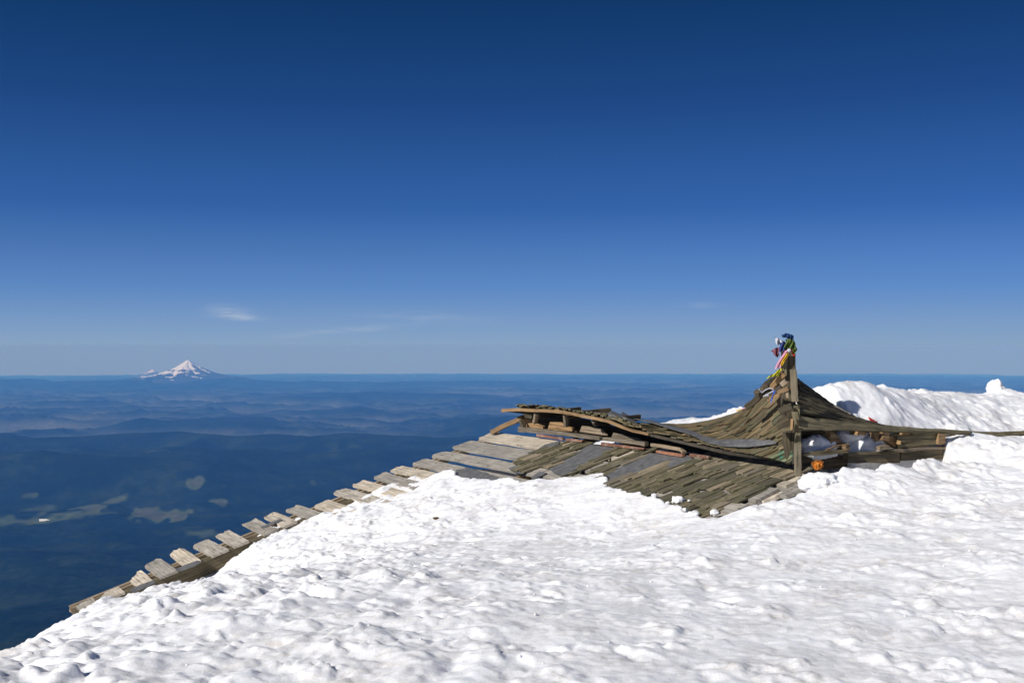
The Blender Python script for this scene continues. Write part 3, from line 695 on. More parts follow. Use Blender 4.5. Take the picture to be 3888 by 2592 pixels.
# ------------------------------------------------------------------ upper roof on the sunlit side (sagging)
EX = [(1916, 1552), (1969, 1549), (2127, 1556), (2237, 1577), (2311, 1592), (2386, 1624), (2500, 1652), (2630, 1682), (2760, 1714), (2911, 1739), (3012, 1760)]
TX_ = [(2386, 1600), (2480, 1606), (2600, 1610), (2700, 1594), (2760, 1577), (2830, 1549), (2850, 1522), (2870, 1492), (2910, 1464), (2950, 1440), (2985, 1405), (3012, 1395)]
WX = [(2386, 0.55), (2480, 0.75), (2600, 0.72), (2760, 0.52), (2870, 0.36), (2950, 0.20), (3012, 0.10)]
def itp(x, tab): return float(np.interp(x, [p[0] for p in tab], [p[1] for p in tab]))
def E3(px): return wallW(px, itp(px, EX), -0.10)
def T3(px):
    if px >= 2386: return wallW(px, itp(px, TX_), itp(px, WX))
    e = E3(px); f = (2386 - px) / 470
    t0 = wallW(2386, itp(2386, TX_), 0.55); e0 = E3(2386)
    d = (t0 - e0); s = D1 * d.dot(D1) * (1 - f)
    return e + s + RR * (0.65 - 0.1 * f) + UP * (0.03 - 0.11 * f)
def U(px, v, off=0.0):
    p = E3(px).lerp(T3(px), v)
    if off:
        du = E3(px + 6).lerp(T3(px + 6), v) - p; dv = T3(px) - E3(px); n = du.cross(dv).normalized()
        if n.dot(Vector((-0.6, -0.6, 0.6))) < 0: n = -n
        p = p + n * off
    return p
def Un(px, v): return (U(px, v, 1.0) - U(px, v)).normalized()
us = list(np.linspace(1916, 3012, 46)); vsn = 9
vv = []; 
for o_ in (-0.004, -0.030):
    for u_ in us:
        for k in range(vsn): vv.append(U(u_, k / (vsn - 1), o_))
nb = len(us) * vsn; ff = []
for i in range(len(us) - 1):
    for k in range(vsn - 1):
        q = (i * vsn + k, (i + 1) * vsn + k, (i + 1) * vsn + k + 1, i * vsn + k + 1)
        ff.append(q); ff.append(tuple(j + nb for j in q[::-1]))
for i in range(len(us) - 1):
    for k in (0, vsn - 1):
        q = (i * vsn + k, (i + 1) * vsn + k, (i + 1) * vsn + k + nb, i * vsn + k + nb); ff.append(q)
for i in (0, len(us) - 1):
    for k in range(vsn - 1): ff.append((i * vsn + k, i * vsn + k + 1, i * vsn + k + 1 + nb, i * vsn + k + nb))
upper = mesh_obj('upper_roof', vv, ff, M['under'], cabin, [(0, 0)] * len(vv))
upper['label'] = 'dark sagging boarding under the upper roof shingles'
# shingles: lines fan from the eave up to the ridge and corner post
EQ = [2300, 2330, 2480, 2600, 2700, 2800, 2870, 2920, 2965, 3000]
BQ = [(2480, 1.0), (2600, 1.0), (2760, 1.0), (2880, 0.93), (2985, 0.74), (3003, 0.47), (3006, 0.30), (3008, 0.20), (3009, 0.11), (3010, 0.04)]
def line(q, p):
    b0 = float(np.interp(q, EQ, [b_[0] for b_ in BQ])); v1 = float(np.interp(q, EQ, [b_[1] for b_ in BQ]))
    return q + (b0 - q) * p, v1 * p
q = 2300.0
qs = []
while q < 3004:
    qs.append(q); q += rnd.uniform(13, 24) * (1.0 if q > 2600 else 1.25)
qs.append(3006)
for i in range(len(qs) - 1):
    qa, qb = qs[i], qs[i + 1]
    (xa, va), (xb, vb) = line(qa, 0), line(qa, 1)
    L = (U(xb, vb) - U(xa, va)).length
    n = max(1, int(round(L / rnd.uniform(0.19, 0.27))))
    ph = rnd.uniform(-0.25, 0.25)
    for k in range(n):
        p0 = max(0.0, (k + ph) / n) if k else -0.02
        p1 = min(1.0, (k + 1 + ph) / n + 0.35 / n)
        if p1 - p0 < 0.04: continue
        g = (qb - qa) * rnd.uniform(0.04, 0.12)
        z0 = 0.018 + rnd.uniform(0, 0.022); z1 = 0.003
        def Q(qq, p, z): x, v = line(qq, p); return U(x, v, z)
        ring = [Q(qa + g, p0, z0), Q(qb - g, p0 + rnd.uniform(-0.02, 0.02) / n, z0 + rnd.uniform(-0.004, 0.010)), Q(qb - g, (p0 + p1) / 2, (z0 + z1) / 2), Q(qb - g, p1, z1), Q(qa + g, p1, z1), Q(qa + g, (p0 + p1) / 2, (z0 + z1) / 2)]
        nn = (ring[1] - ring[0]).cross(ring[4] - ring[0])
        ref = Un(*line((qa + qb) / 2, (max(p0, 0) + p1) / 2))
        if nn.dot(ref) < 0: nn = -nn
        gm = qa > 2840 and p0 < 0.45 and rnd.random() < 0.6
        slab('shingle', ring, nn, 0.013, ring[4] - ring[0], M['green'] if gm else M['roof_sh'], upper, 0.0)
# mossy broken shingle ends along the far, low part of the roof
for k in range(56):
    px = 1945 + k * 8.2 + rnd.uniform(-4, 4)
    for j in range(2):
        v0 = rnd.uniform(-0.03, 0.10) + j * 0.12; wd_ = rnd.uniform(9, 18)
        zz = rnd.uniform(0.014, 0.048) + 0.014 * math.sin(px / 60)
        ring = [U(px, v0, zz), U(px + wd_, v0 + rnd.uniform(-0.03, 0.03), zz), U(px + wd_, v0 + 0.34, 0.006), U(px, v0 + 0.34, 0.006)]
        slab('shingle', ring, Un(px, 0.2), 0.014, ring[3] - ring[0], M['moss'] if rnd.random() < 0.4 else M['shingle'], upper, 0.004, 0.05)
# split fascia along the eave
pts_t = [U(x, 0.0, -0.002) - RR * 0.02 for x in np.linspace(1912, 2470, 30)]
verts = []; uvs = []
for i, p in enumerate(pts_t):
    f = i / 29; h = 0.036 - 0.016 * f + rnd.uniform(-0.003, 0.003)
    jj = rnd.uniform(-0.003, 0.003)
    for (o_, z_) in ((-0.012, 0.004), (0.012, 0.004), (0.012, -h), (-0.012, -h)):
        verts.append(p + RR * (o_ + jj) + UP * z_); uvs.append((i * 0.1, z_ * 1.2 + o_))
ff = []
for i in range(29):
    for k in range(4): ff.append((i * 4 + k, i * 4 + (k + 1) % 4, i * 4 + 4 + (k + 1) % 4, i * 4 + 4 + k))
ff += [(0, 1, 2, 3), (116 + 3, 116 + 2, 116 + 1, 116)]
mesh_obj('fascia_board', verts, ff, M['brown'], upper, uvs)
# rafter tails under the eave
for (px, yt, yb, dx) in ((2037, 1562, 1603, -6), (2147, 1566, 1616, 4), (2255, 1592, 1612, 8)):
    p = wallW(px, yt + 6, -0.07); q_ = wallW(px + dx, yb, -0.02)
    beam('rafter_tail', p, q_, 0.045, 0.05, M['grey'], upper, RR, 3)
    beam('rafter', p + RR * 0.03 - UP * 0.02, p + RR * 0.62 + UP * 0.02, 0.045, 0.07, M['dark'], upper, UP, 3)
# curled strip of tar paper lying along the roof and scraps near the far end
ST = [(2400, 1600, 6), (2470, 1612, 9), (2540, 1634, 11), (2620, 1655, 13), (2690, 1684, 16), (2760, 1694, 18), (2850, 1692, 18), (2900, 1688, 14), (2965, 1684, 5)]
verts = []; uvs = []
for i, (px, py, hw) in enumerate(ST):
    ye, yt = itp(px, EX), itp(px, TX_)
    for k, (dy, z) in enumerate(((hw, 0.052), (hw * 0.4, 0.050), (-hw * 0.3, 0.038), (-hw, 0.024))):
        v = (ye - (py + dy)) / (ye - yt); verts.append(U(px, v, z + rnd.uniform(-0.004, 0.004)))
for p in list(verts): verts.append(p - UP * 0.006)
nv = len(ST) * 4; ff = []
for i in range(len(ST) - 1):
    for k in range(3):
        qd = (i * 4 + k, i * 4 + k + 1, i * 4 + 5 + k, i * 4 + 4 + k); ff.append(qd); ff.append(tuple(j + nv for j in qd[::-1]))
    for k in (0, 3): ff.append((i * 4 + k, i * 4 + 4 + k, i * 4 + 4 + k + nv, i * 4 + k + nv))
mesh_obj('tar_paper', verts, ff, M['tar'], upper, [(0, 0)] * len(verts))
for (x0, x1, v0) in ((2288, 2350, 0.25), (2335, 2415, 0.55)):
    ring = [U(x0, v0, 0.03), U((x0 + x1) / 2, v0 - 0.1, 0.05), U(x1, v0, 0.035), U(x1 - 6, v0 + 0.5, 0.03), U(x0 + 10, v0 + 0.5, 0.04)]
    slab('tar_paper', ring, Un(2330, 0.4), 0.02, D1, M['tar'], upper, 0.01, 0.06)

# ------------------------------------------------------------------ sunlit wall between the two roofs
def wall_plank(name, px_poly, inn, th, mat, face, fn=wallW, jit=0.003, tilt=None):
    ring = [fn(x, y, inn) for x, y in px_poly]
    if tilt: ring = [p + RR * tilt * (p.z - ring[0].z) for p in ring]
    nrm = -RR if fn is wallW else -D1
    return slab(name, ring, nrm, th, D1 if fn is wallW else RR, mat, cabin, jit, 0.1)
wall_plank('sill_plank', [c1(290, 468), c1(560, 495), c1(930, 545), c1(1250, 585), c1(1330, 600), c1(1330, 640), c1(1240, 630), c1(930, 590), c1(560, 550), c1(290, 535)], -0.02, 0.05, M['grey'], 0)
wall_plank('sill_plank', [c1(1370, 600), c1(1800, 650), c1(1910, 665), c1(1905, 715), c1(1780, 690), c1(1370, 645)], -0.015, 0.05, M['grey'], 0)
wall_plank('sill_plank', [c1(1980, 675), c1(2352, 735), c2(330, 560), c2(330, 590), c1(2352, 775), c1(1980, 715)], -0.012, 0.05, M['grey'], 0)
for pl in ([c1(525, 560), c1(860, 605), c1(860, 640), c1(525, 590)], [c1(900, 612), c1(1120, 640), c1(1100, 668), c1(900, 650)], [c1(1350, 668), c1(1700, 715), c1(1900, 740), c1(1890, 762), c1(1600, 735), c1(1350, 705)],
           [c1(2050, 770), c1(2352, 815), c2(330, 580), c2(330, 630), c1(2352, 850), c1(2050, 800)], [c2(430, 590), c2(690, 625), c2(690, 655), c2(430, 640)]):
    wall_plank('trim_board', pl, -0.035, 0.03, M['red'], 0)
wall_plank('wall_board', [c1(330, 350), c1(400, 360), c1(600, 465), c1(590, 500), c1(330, 470)], 0.10, 0.03, M['brown'], 0, tilt=-0.2)
wall_plank('wall_board', [c1(670, 500), c1(730, 400), c1(880, 410), c1(900, 455), c1(1000, 480), c1(1020, 535)], 0.09, 0.03, M['brown'], 0, tilt=-0.3)
wall_plank('wall_board', [c1(1075, 535), c1(1130, 455), c1(1370, 490), c1(1410, 580)], 0.09, 0.03, M['grey'], 0, tilt=-0.3)
wall_plank('wall_board', [c1(1480, 600), c1(1520, 545), c1(1850, 615), c1(1910, 690)], 0.09, 0.03, M['grey'], 0, tilt=-0.3)
wall_plank('wall_board', [c1(360, 300), c1(900, 325), c1(1300, 400), c1(1700, 520), c1(2352, 680), c2(1300, 700), c2(1300, 740), c1(2352, 760), c1(300, 520)], 0.30, 0.03, M['dark'], 0)  # added dark backing, stands for the shade inside the eave gap
p0, p1 = wallW(1985, 1584, 0.05), W(1866, 1641, 0.03)
beam('brace', p0, p1, 0.05, 0.055, M['brown'], cabin, UP, 8, 0.006)
beam('brace', wallW(1978, 1596, 0.02), wallW(1990, 1622, 0.02), 0.04, 0.05, M['dark'], cabin, RR, 3)

# ------------------------------------------------------------------ corner post and peak
def px_beam(name, a, b_, Y0, Y1, wpx, dep, mat, up=None, nseg=4, wob=0.003):
    p, q_ = P(a[0], a[1], Y0), P(b_[0], b_[1], Y1)
    return beam(name, p, q_, wpx * Y0 / F, dep, mat, cabin, up or Vector((0, -1, 0)), nseg, wob)
px_beam('corner_post', (3012, 1403), (3018, 1524), 9.86, 9.86, 24, 0.03, M['post'], nseg=6)
px_beam('corner_post', (3024, 1540), (3030, 1690), 9.96, 9.96, 20, 0.05, M['olive'], nseg=6)
px_beam('corner_post', (3029, 1684), (3030, 1806), 9.90, 9.90, 24, 0.05, M['post'], nseg=6)
px_beam('king_post', (2992, 1318), (3000, 1760), 10.12, 10.10, 46, 0.11, M['dark'], nseg=10, wob=0.008)
px_beam('board_stub', (2975, 1425), (2980, 1345), 10.04, 10.04, 22, 0.03, M['olive'], nseg=4, wob=0.006)
px_beam('ridge_board', (2975, 1418), (2930, 1470), 10.02, 10.10, 20, 0.03, M['brown'], nseg=4)
px_beam('ridge_board', (2960, 1440), (2835, 1545), 10.10, 10.45, 22, 0.04, M['dark'], nseg=6, wob=0.006)
px_beam('ridge_board', (2990, 1410), (2900, 1480), 10.14, 10.3, 40, 0.04, M['dark'], nseg=5, wob=0.008)
px_beam('board_stub', (2952, 1490), (2993, 1474), 9.95, 9.9, 14, 0.03, M['brown'], nseg=3)
px_beam('board_stub', (2966, 1462), (2985, 1445), 9.97, 9.95, 18, 0.03, M['grey'], nseg=3)
px_beam('board_stub', (2988, 1492), (2990, 1510), 9.92, 9.92, 9, 0.03, M['grey'], nseg=2)
px_beam('board_stub', (2915, 1515), (2962, 1496), 10.05, 9.98, 10, 0.02, M['brown'], nseg=3)
px_beam('board_stub', (3008, 1541), (2962, 1562), 9.88, 9.95, 26, 0.03, M['dark'], nseg=3)
px_beam('board_stub', (3002, 1596), (2952, 1620), 9.86, 9.95, 28, 0.03, M['dark'], nseg=3)
px_beam('board_stub', (2972, 1630), (3003, 1626), 9.84, 9.84, 13, 0.03, M['olive'], nseg=2)
px_beam('board_stub', (3006, 1590), (3003, 1630), 9.83, 9.83, 8, 0.03, M['brown'], nseg=2)
px_beam('board_stub', (3018, 1562), (3022, 1592), 9.88, 9.88, 22, 0.03, M['olive'], nseg=2)
px_beam('board_stub', (2868, 1490), (2912, 1462), 10.25, 10.12, 13, 0.03, M['dark'], nseg=4, wob=0.008)
px_beam('board_stub', (2900, 1462), (2935, 1452), 10.15, 10.1, 16, 0.03, M['dark'], nseg=4, wob=0.01)

# ------------------------------------------------------------------ right-hand roof side: long planks swept from the post to the right
def strip(name, top, bot, inn_t, inn_b, th, mat, parent, n=18):
    """long warped plank; top and bot are pixel polylines on the right-hand side of the cabin"""
    verts = []; uvs = []
    x0t, x1t = top[0][0], top[-1][0]; x0b, x1b = bot[0][0], bot[-1][0]
    off = rnd.uniform(0, 40)
    for i in range(n + 1):
        f = i / n
        xt, xb = x0t + (x1t - x0t) * f, x0b + (x1b - x0b) * f
        a = wallR(xt, itp(xt, top), inn_t[0] + (inn_t[1] - inn_t[0]) * f); c = wallR(xb, itp(xb, bot), inn_b[0] + (inn_b[1] - inn_b[0]) * f)
        nn = (c - a).cross(RR); nn.normalize()
        if nn.dot(-D1 + UP * 0.5) < 0: nn = -nn
        jj = rnd.uniform(-0.004, 0.004); ea = (a - c).normalized() * rnd.uniform(-0.004, 0.004); ec = (a - c).normalized() * rnd.uniform(-0.005, 0.005)
        if i in (0, n): ea, ec = ea + RR * rnd.uniform(-0.02, 0.02), ec + RR * rnd.uniform(-0.02, 0.02)
        a, c = a + ea, c + ec
        for p in (a, c): verts.append(p + nn * jj)
        for p in (c, a): verts.append(p + nn * jj - nn * th)
        s = f * 2.4; wd = (c - a).length
        uvs += [(s + off, 0), (s + off, wd), (s + off, wd + th), (s + off, -th)]
    ff = []
    for i in range(n):
        for k in range(4): ff.append((i * 4 + k, i * 4 + (k + 1) % 4, i * 4 + 4 + (k + 1) % 4, i * 4 + 4 + k))
    ff += [(0, 1, 2, 3), (n * 4 + 3, n * 4 + 2, n * 4 + 1, n * 4)]
    return mesh_obj(name, verts, ff, mat, parent, uvs)
RT = [(3031, 1437), (3070, 1466), (3140, 1519), (3200, 1553), (3260, 1578), (3330, 1599), (3420, 1617), (3520, 1626)]
RB = [(3031, 1566), (3090, 1574), (3170, 1590), (3260, 1604), (3420, 1622), (3520, 1630)]
fr_ = [0.0, 0.17, 0.30, 0.44, 0.57, 0.72, 0.86, 1.0]
for k in range(7):
    f0, f1 = fr_[k] + (0.012 if k else 0), fr_[k + 1] - 0.012
    xe = (3165, 3215, 3330, 3290, 3385, 3430, 3500)[k]
    xs_ = [3030 + rnd.uniform(-3, 5)] + [x for x in (3090, 3150, 3210, 3270, 3330, 3390, 3450) if x < xe - 20] + [xe]
    tp = [(x, itp(x, RT) * (1 - f0) + itp(x, RB) * f0 + rnd.uniform(-1.2, 1.2)) for x in xs_]
    bt = [(x, itp(x, RT) * (1 - f1) + itp(x, RB) * f1 + rnd.uniform(-1.2, 1.2)) for x in xs_]
    i0, i1 = 0.17 - 0.022 * k, 0.20 - 0.022 * k
    j = rnd.uniform(-0.012, 0.012)
    strip('roof_plank', tp, bt, (i0 + j, i1 + j), (i0 - 0.012 + j, i1 - 0.02 + j), 0.03, M[('dark', 'dark', 'dark', 'olive', 'dark', 'beam', 'olive')[k]], cabin)
strip('fascia_board', [(3034, 1582), (3100, 1586), (3200, 1596), (3300, 1607), (3420, 1618), (3560, 1628), (3690, 1635)], [(3040, 1629), (3100, 1631), (3200, 1633), (3300, 1634), (3420, 1634), (3560, 1637), (3690, 1641)], (-0.02, -0.02), (-0.05, -0.05), 0.03, M['olive'], cabin, 24)
strip('fascia_board', [(3500, 1626), (3620, 1632), (3720, 1637), (3800, 1638), (3900, 1634)], [(3500, 1637), (3620, 1642), (3720, 1648), (3800, 1651), (3900, 1648)], (0.02, 0.10), (0.0, 0.08), 0.03, M['olive'], cabin)
strip('ridge_cap', [(3130, 1517), (3180, 1541), (3230, 1568)], [(3132, 1523), (3180, 1547), (3230, 1573)], (0.20, 0.22), (0.18, 0.20), 0.012, M['silver'], cabin, 6)
# dark boarding closes the roof behind the planks
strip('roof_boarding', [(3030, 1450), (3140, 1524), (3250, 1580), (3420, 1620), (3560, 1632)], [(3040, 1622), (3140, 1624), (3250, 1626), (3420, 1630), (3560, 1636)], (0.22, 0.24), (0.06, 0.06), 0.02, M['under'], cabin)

# open wall under it
def c4(x, y): return (2900 + x / 2.381, 1560 + y / 2.381)
def rw(name, pl, inn, th, mat, jit=0.003): return wall_plank(name, [c4(*p) for p in pl], inn, th, mat, 0, wallR, jit)
def rbeam(name, a, b_, i0, i1, wd, ht, mat, nseg=5):
    return beam(name, wallR(*c4(*a), i0), wallR(*c4(*b_), i1), wd, ht, mat, cabin, -D1, nseg)
rw('wall_plank', [(600, 188), (640, 190), (738, 318), (725, 345), (612, 350)], 0.02, 0.05, M['brown'])
rw('wall_plank', [(990, 190), (1040, 195), (1210, 250), (1240, 290), (1190, 335), (1110, 270), (1010, 255)], 0.0, 0.05, M['brown'])
rw('wall_plank', [(1000, 262), (1110, 262), (1125, 345), (1020, 352)], 0.03, 0.06, M['grey'])
rw('wall_plank', [(1205, 225), (1560, 195), (1580, 300), (1460, 315), (1210, 335)], -0.02, 0.10, M['olive'])
rw('wall_plank', [(1582, 200), (1645, 205), (1640, 290), (1600, 310), (1580, 302)], -0.05, 0.08, M['brown'])
for (x0, x1) in ((855, 925), (1075, 1135), (1252, 1318), (1448, 1560), (1700, 1760)):
    rw('rafter_tail', [(x0, 170), (x1, 172), (x1, 222), (x0, 218)], 0.03, 0.10, M['brown'])
rw('sill_plank', [(365, 385), (520, 365), (762, 352), (770, 378), (520, 398), (365, 405)], -0.05, 0.06, M['olive'])
rw('sill_plank', [(760, 380), (1225, 355), (1230, 380), (760, 402)], -0.02, 0.06, M['olive'])
rw('sill_plank', [(1100, 352), (1420, 328), (1680, 322), (1700, 340), (1240, 372)], -0.04, 0.07, M['grey'])
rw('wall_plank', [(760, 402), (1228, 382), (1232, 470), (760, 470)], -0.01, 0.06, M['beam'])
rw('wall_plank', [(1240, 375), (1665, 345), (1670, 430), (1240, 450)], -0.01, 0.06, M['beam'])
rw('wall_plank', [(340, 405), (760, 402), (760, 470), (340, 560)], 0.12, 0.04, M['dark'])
rw('wall_plank', [(480, 230), (495, 225), (565, 320), (545, 330)], 0.08, 0.03, M['grey'])
rbeam('broken_pole', (560, 350), (745, 290), -0.02, 0.0, 0.014, 0.014, M['brown'], 4)
rbeam('log_end', (738, 300), (742, 345), -0.04, -0.04, 0.05, 0.05, M['brown'], 3)
rbeam('log_end', (1215, 280), (1232, 290), -0.06, -0.02, 0.035, 0.035, M['brown'], 3)
rbeam('log_end', (1060, 240), (1120, 250), -0.03, -0.03, 0.04, 0.04, M['brown'], 3)
rbeam('log_end', (1030, 335), (1120, 325), -0.03, -0.03, 0.04, 0.04, M['grey'], 3)
rw('wall_board', [(330, 160), (1660, 175), (1680, 470), (330, 540)], 0.24, 0.03, M['dark'])  # dark board added behind the opening to give a shaded interior

# ------------------------------------------------------------------ snow lumps
def lump(name, centre, radii, seed, mat, label, cat, group=None, sub=4, amp=0.22, freq=1.6):
    bm = bmesh.new(); bmesh.ops.create_icosphere(bm, subdivisions=sub, radius=1.0)
    for v in bm.verts:
        n = v.co.normalized(); d = 1 + amp * mnoise.fractal(n * freq + Vector((seed, seed * 0.7, 0)), 1.0, 2.0, 5) + amp * 0.35 * mnoise.noise(n * 6 + Vector((seed, 0, 0)))
        v.co = Vector((n.x * radii[0] * d, n.y * radii[1] * d, n.z * radii[2] * d))
    me = bpy.data.meshes.new(name); bm.to_mesh(me); bm.free()
    me.materials.append(mat); me.polygons.foreach_set('use_smooth', [True] * len(me.polygons))
    o = bpy.data.objects.new(name, me); col.objects.link(o); o.location = centre
    tag(o, label, cat, group); return o
lump('snow_drift', wallR(*c4(470, 335), 0.14), (0.19, 0.11, 0.11), 1, M['snow'], 'snow heap inside the open wall beside the corner post', 'snow drift', 'snow heaps inside the wall')
lump('snow_drift', wallR(*c4(890, 335), 0.14), (0.21, 0.10, 0.13), 2, M['snow'], 'snow heap inside the open wall right of the pointed post', 'snow drift', 'snow heaps inside the wall')
lump('snow_drift', wallR(*c4(790, 222), 0.2), (0.15, 0.10, 0.07), 3, M['snow'], 'small snow heap high inside the wall under the fascia', 'snow drift', 'snow heaps inside the wall')
lump('snow_drift', wallR(*c4(1720, 235), 0.12), (0.17, 0.12, 0.13), 4, M['snow'], 'snow heap at the right end of the open wall under the eave', 'snow drift', 'snow heaps inside the wall')
lump('snow_drift', P(3112, 1834, 9.66), (0.17, 0.15, 0.085), 5, M['snow'], 'rounded snow heap at the foot of the corner post', 'snow heap', sub=5)
lump('snow_pillar', P(3778, 1476, 13.45), (0.095, 0.095, 0.105), 8, M['snow'], 'rounded snow knob standing on the far right snow ridge', 'snow knob', sub=5)
for k, (px, py, rr, lb) in enumerate(((2574, 1898, 0.048, 'largest loose snow chunk lying on the mossy shingles'), (2536, 1909, 0.018, 'small snow crumb left of the largest chunk on the shingles'), (2616, 1900, 0.012, 'tiny snow crumb right of the largest chunk on the shingles'), (2484, 1880, 0.024, 'snow chunk on the shingles by the left snow edge'), (2560, 1932, 0.05, 'jagged snow chunk at the lower snow edge of the shingles'), (2630, 1957, 0.05, 'snow chunk at the lowest tip of the shingled roof'), (2598, 1936, 0.024, 'snow chunk between two larger ones below the shingles'), (2712, 1945, 0.032, 'glassy snow chunk beside the lowest board end'))):
    v = W(px, py, 0.03); lump('snow_chunk', v, (rr * 1.15, rr, rr * 0.8), 20 + k, M['snow'], lb, 'snow chunk', 'loose snow chunks on the lower roof', 3, 0.42, 2.3)

# crumbs of snow scattered over the surface (uncountable)
bm = bmesh.new()
ico = bmesh.new(); bmesh.ops.create_icosphere(ico, subdivisions=1, radius=1.0)
base_v = [v.co.copy() for v in ico.verts]; base_f = [[v.index for v in f.verts] for f in ico.faces]; ico.free()
cv, cf = [], []
for k in range(700):
    Yc = 4.6 + 8.5 * rnd.random() ** 1.2; xc = rnd.uniform(-0.47, 0.47) * Yc
    if perlin(np.array([xc / 0.6]), np.array([Yc / 0.6]), 91)[0] < -0.05: continue
    if Yc > 9.3 or pt_in(xc, Yc, poly): continue
    s = 0.003 + 0.007 * rnd.random() ** 4
    z = snow_z(xc, Yc)
    o_ = len(cv)
    for v in base_v: cv.append((xc + v.x * s * rnd.uniform(0.7, 1.4), Yc + v.y * s * rnd.uniform(0.7, 1.4), z + s * 0.35 + v.z * s * rnd.uniform(0.6, 1.1)))
    cf += [tuple(i + o_ for i in f) for f in base_f]
bm.free()
cr = mesh_obj('snow_crumbs', cv, cf, M['snow'], None, None, True)
tag(cr, 'fine crumbs of snow strewn over the snow surface', kind='stuff')

# ------------------------------------------------------------------ small things
def cloth_mat(name, c, rough=0.75, print_c=None):
    m, t, b = new_mat(name)
    uv = N(t, 'ShaderNodeUVMap'); n = noise(t, uv.outputs[0], 9, 4)
    cc = mixc(t, ramp(t, n, [(0.3, (0, 0, 0)), (0.7, (1, 1, 1))]), tuple(x * 0.75 for x in c), tuple(min(1, x * 1.2) for x in c))
    if print_c:
        br = N(t, 'ShaderNodeTexBrick'); br.inputs['Scale'].default_value = 9; br.inputs['Mortar Size'].default_value = 0.03; t.links.new(uv.outputs[0], br.inputs['Vector'])
        n2 = noise(t, uv.outputs[0], 26, 2); cc = mixc(t, mth(t, 'MULTIPLY', ramp(t, n2, [(0.5, (0, 0, 0)), (0.56, (1, 1, 1))]), 0.55), cc, print_c)
    t.links.new(cc, b.inputs['Base Color']); b.inputs['Roughness'].default_value = rough
    b.inputs['Specular IOR Level'].default_value = 0.2
    return m
def cloth(name, quad, Y, mat, parent, amp=0.02, waves=2.0, n=12, mrows=8, dY=(0, 0, 0, 0), seed=0):
    """thin cloth between four photo points (tl, tr, br, bl) with folds in depth"""
    verts = []; uvs = []
    for i in range(n + 1):
        for j in range(mrows + 1):
            s, tt = i / n, j / mrows
            a = [quad[0][k] * (1 - s) + quad[1][k] * s for k in (0, 1)]; b_ = [quad[3][k] * (1 - s) + quad[2][k] * s for k in (0, 1)]
            dy = (dY[0] * (1 - s) + dY[1] * s) * (1 - tt) + (dY[3] * (1 - s) + dY[2] * s) * tt
            px, py = a[0] * (1 - tt) + b_[0] * tt, a[1] * (1 - tt) + b_[1] * tt
            f = amp * math.sin(2 * math.pi * waves * (s + 0.35 * tt) + seed) * (0.3 + 0.7 * tt) + amp * 0.5 * math.sin(5 * tt + 9 * s + seed)
            p = P(px + 1.6 * math.sin(7 * tt + seed), py + 1.6 * math.sin(8 * s + seed), Y + dy + f)
            verts.append(p); uvs.append((s, tt))
    ff = [(i * (mrows + 1) + j, (i + 1) * (mrows + 1) + j, (i + 1) * (mrows + 1) + j + 1, i * (mrows + 1) + j + 1) for i in range(n) for j in range(mrows)]
    k = len(verts)
    nrm = (verts[mrows + 1] - verts[0]).cross(verts[1] - verts[0]).normalized() * 0.0015
    verts = verts + [v + nrm for v in verts]; ff = ff + [tuple(q + k for q in f[::-1]) for f in ff]
    uvs = uvs + uvs
    return mesh_obj(name, verts, ff, mat, parent, uvs, True)
def wad(name, px, py, Y, rx, ry, rz, mat, parent, seed):
    c = P(px, py, Y); s = Y / F
    bm = bmesh.new(); bmesh.ops.create_icosphere(bm, subdivisions=4, radius=1.0)
    for v in bm.verts:
        n = v.co.normalized(); d = 1 + 0.22 * mnoise.fractal(n * 1.5 + Vector((seed, 0, seed)), 1.0, 2.0, 4) + 0.10 * math.sin(9 * n.z + 4 * n.x + seed) 
        v.co = c + Vector((n.x * rx * s * d, n.y * rz * s * d, n.z * ry * s * d))
    vs_ = [v.co.copy() for v in bm.verts]; fs = [[v.index for v in f.verts] for f in bm.faces]; bm.free()
    return mesh_obj(name, vs_, fs, mat, parent, [(v.x * 6, v.z * 6) for v in vs_], True)
FL = empty('prayer_flags'); tag(FL, 'bunch of coloured prayer flags tied round the post at the cabin peak', 'prayer flags')
cb, cg, cpk, cy, cyg, cmr, cnv, cwh, cr_ = (cloth_mat('cloth_' + a, c, print_c=pc) for a, c, pc in (('blue', (0.016, 0.05, 0.15), None), ('green', (0.11, 0.16, 0.04), None), ('pink', (0.62, 0.30, 0.40), (0.25, 0.12, 0.2)), ('yellow', (0.65, 0.42, 0.03), None), ('lime', (0.45, 0.42, 0.03), None), ('maroon', (0.22, 0.08, 0.10), None), ('navy', (0.04, 0.06, 0.2), None), ('white', (0.5, 0.5, 0.55), None), ('red', (0.5, 0.03, 0.02), None)))
def c3(x, y): return (2880 + x / 7.128, 1240 + y / 7.128)
def flag(o, lb): o['label'] = lb
flag(wad('flag', *c3(850, 275), 10.10, 14, 10, 14, cb, FL, 1), 'dark blue flag wrapped over the top')
flag(cloth('flag', [c3(620, 205), c3(830, 175), c3(930, 250), c3(650, 290)], 10.05, cb, FL, 0.02, 2.2, 14, 6), 'dark blue flag end blowing left')
flag(cloth('flag', [c3(800, 200), c3(930, 230), c3(975, 400), c3(880, 330)], 10.06, cb, FL, 0.015, 1.6, 10, 8), 'dark blue flag fold')
flag(wad('flag', *c3(890, 520), 10.12, 14, 27, 14, cg, FL, 2), 'green flag wound round the post')
flag(cloth('flag', [c3(740, 330), c3(930, 340), c3(900, 640), c3(700, 600)], 10.05, cg, FL, 0.025, 2.4, 14, 10), 'green flag hanging loose')
flag(cloth('flag', [c3(900, 340), c3(970, 400), c3(1045, 590), c3(930, 680)], 10.06, cg, FL, 0.02, 1.8, 10, 10), 'green flag edge')
flag(cloth('flag', [c3(930, 560), c3(1040, 590), c3(985, 790), c3(880, 660)], 10.05, cg, FL, 0.015, 1.4, 8, 8), 'green flag lower fold')
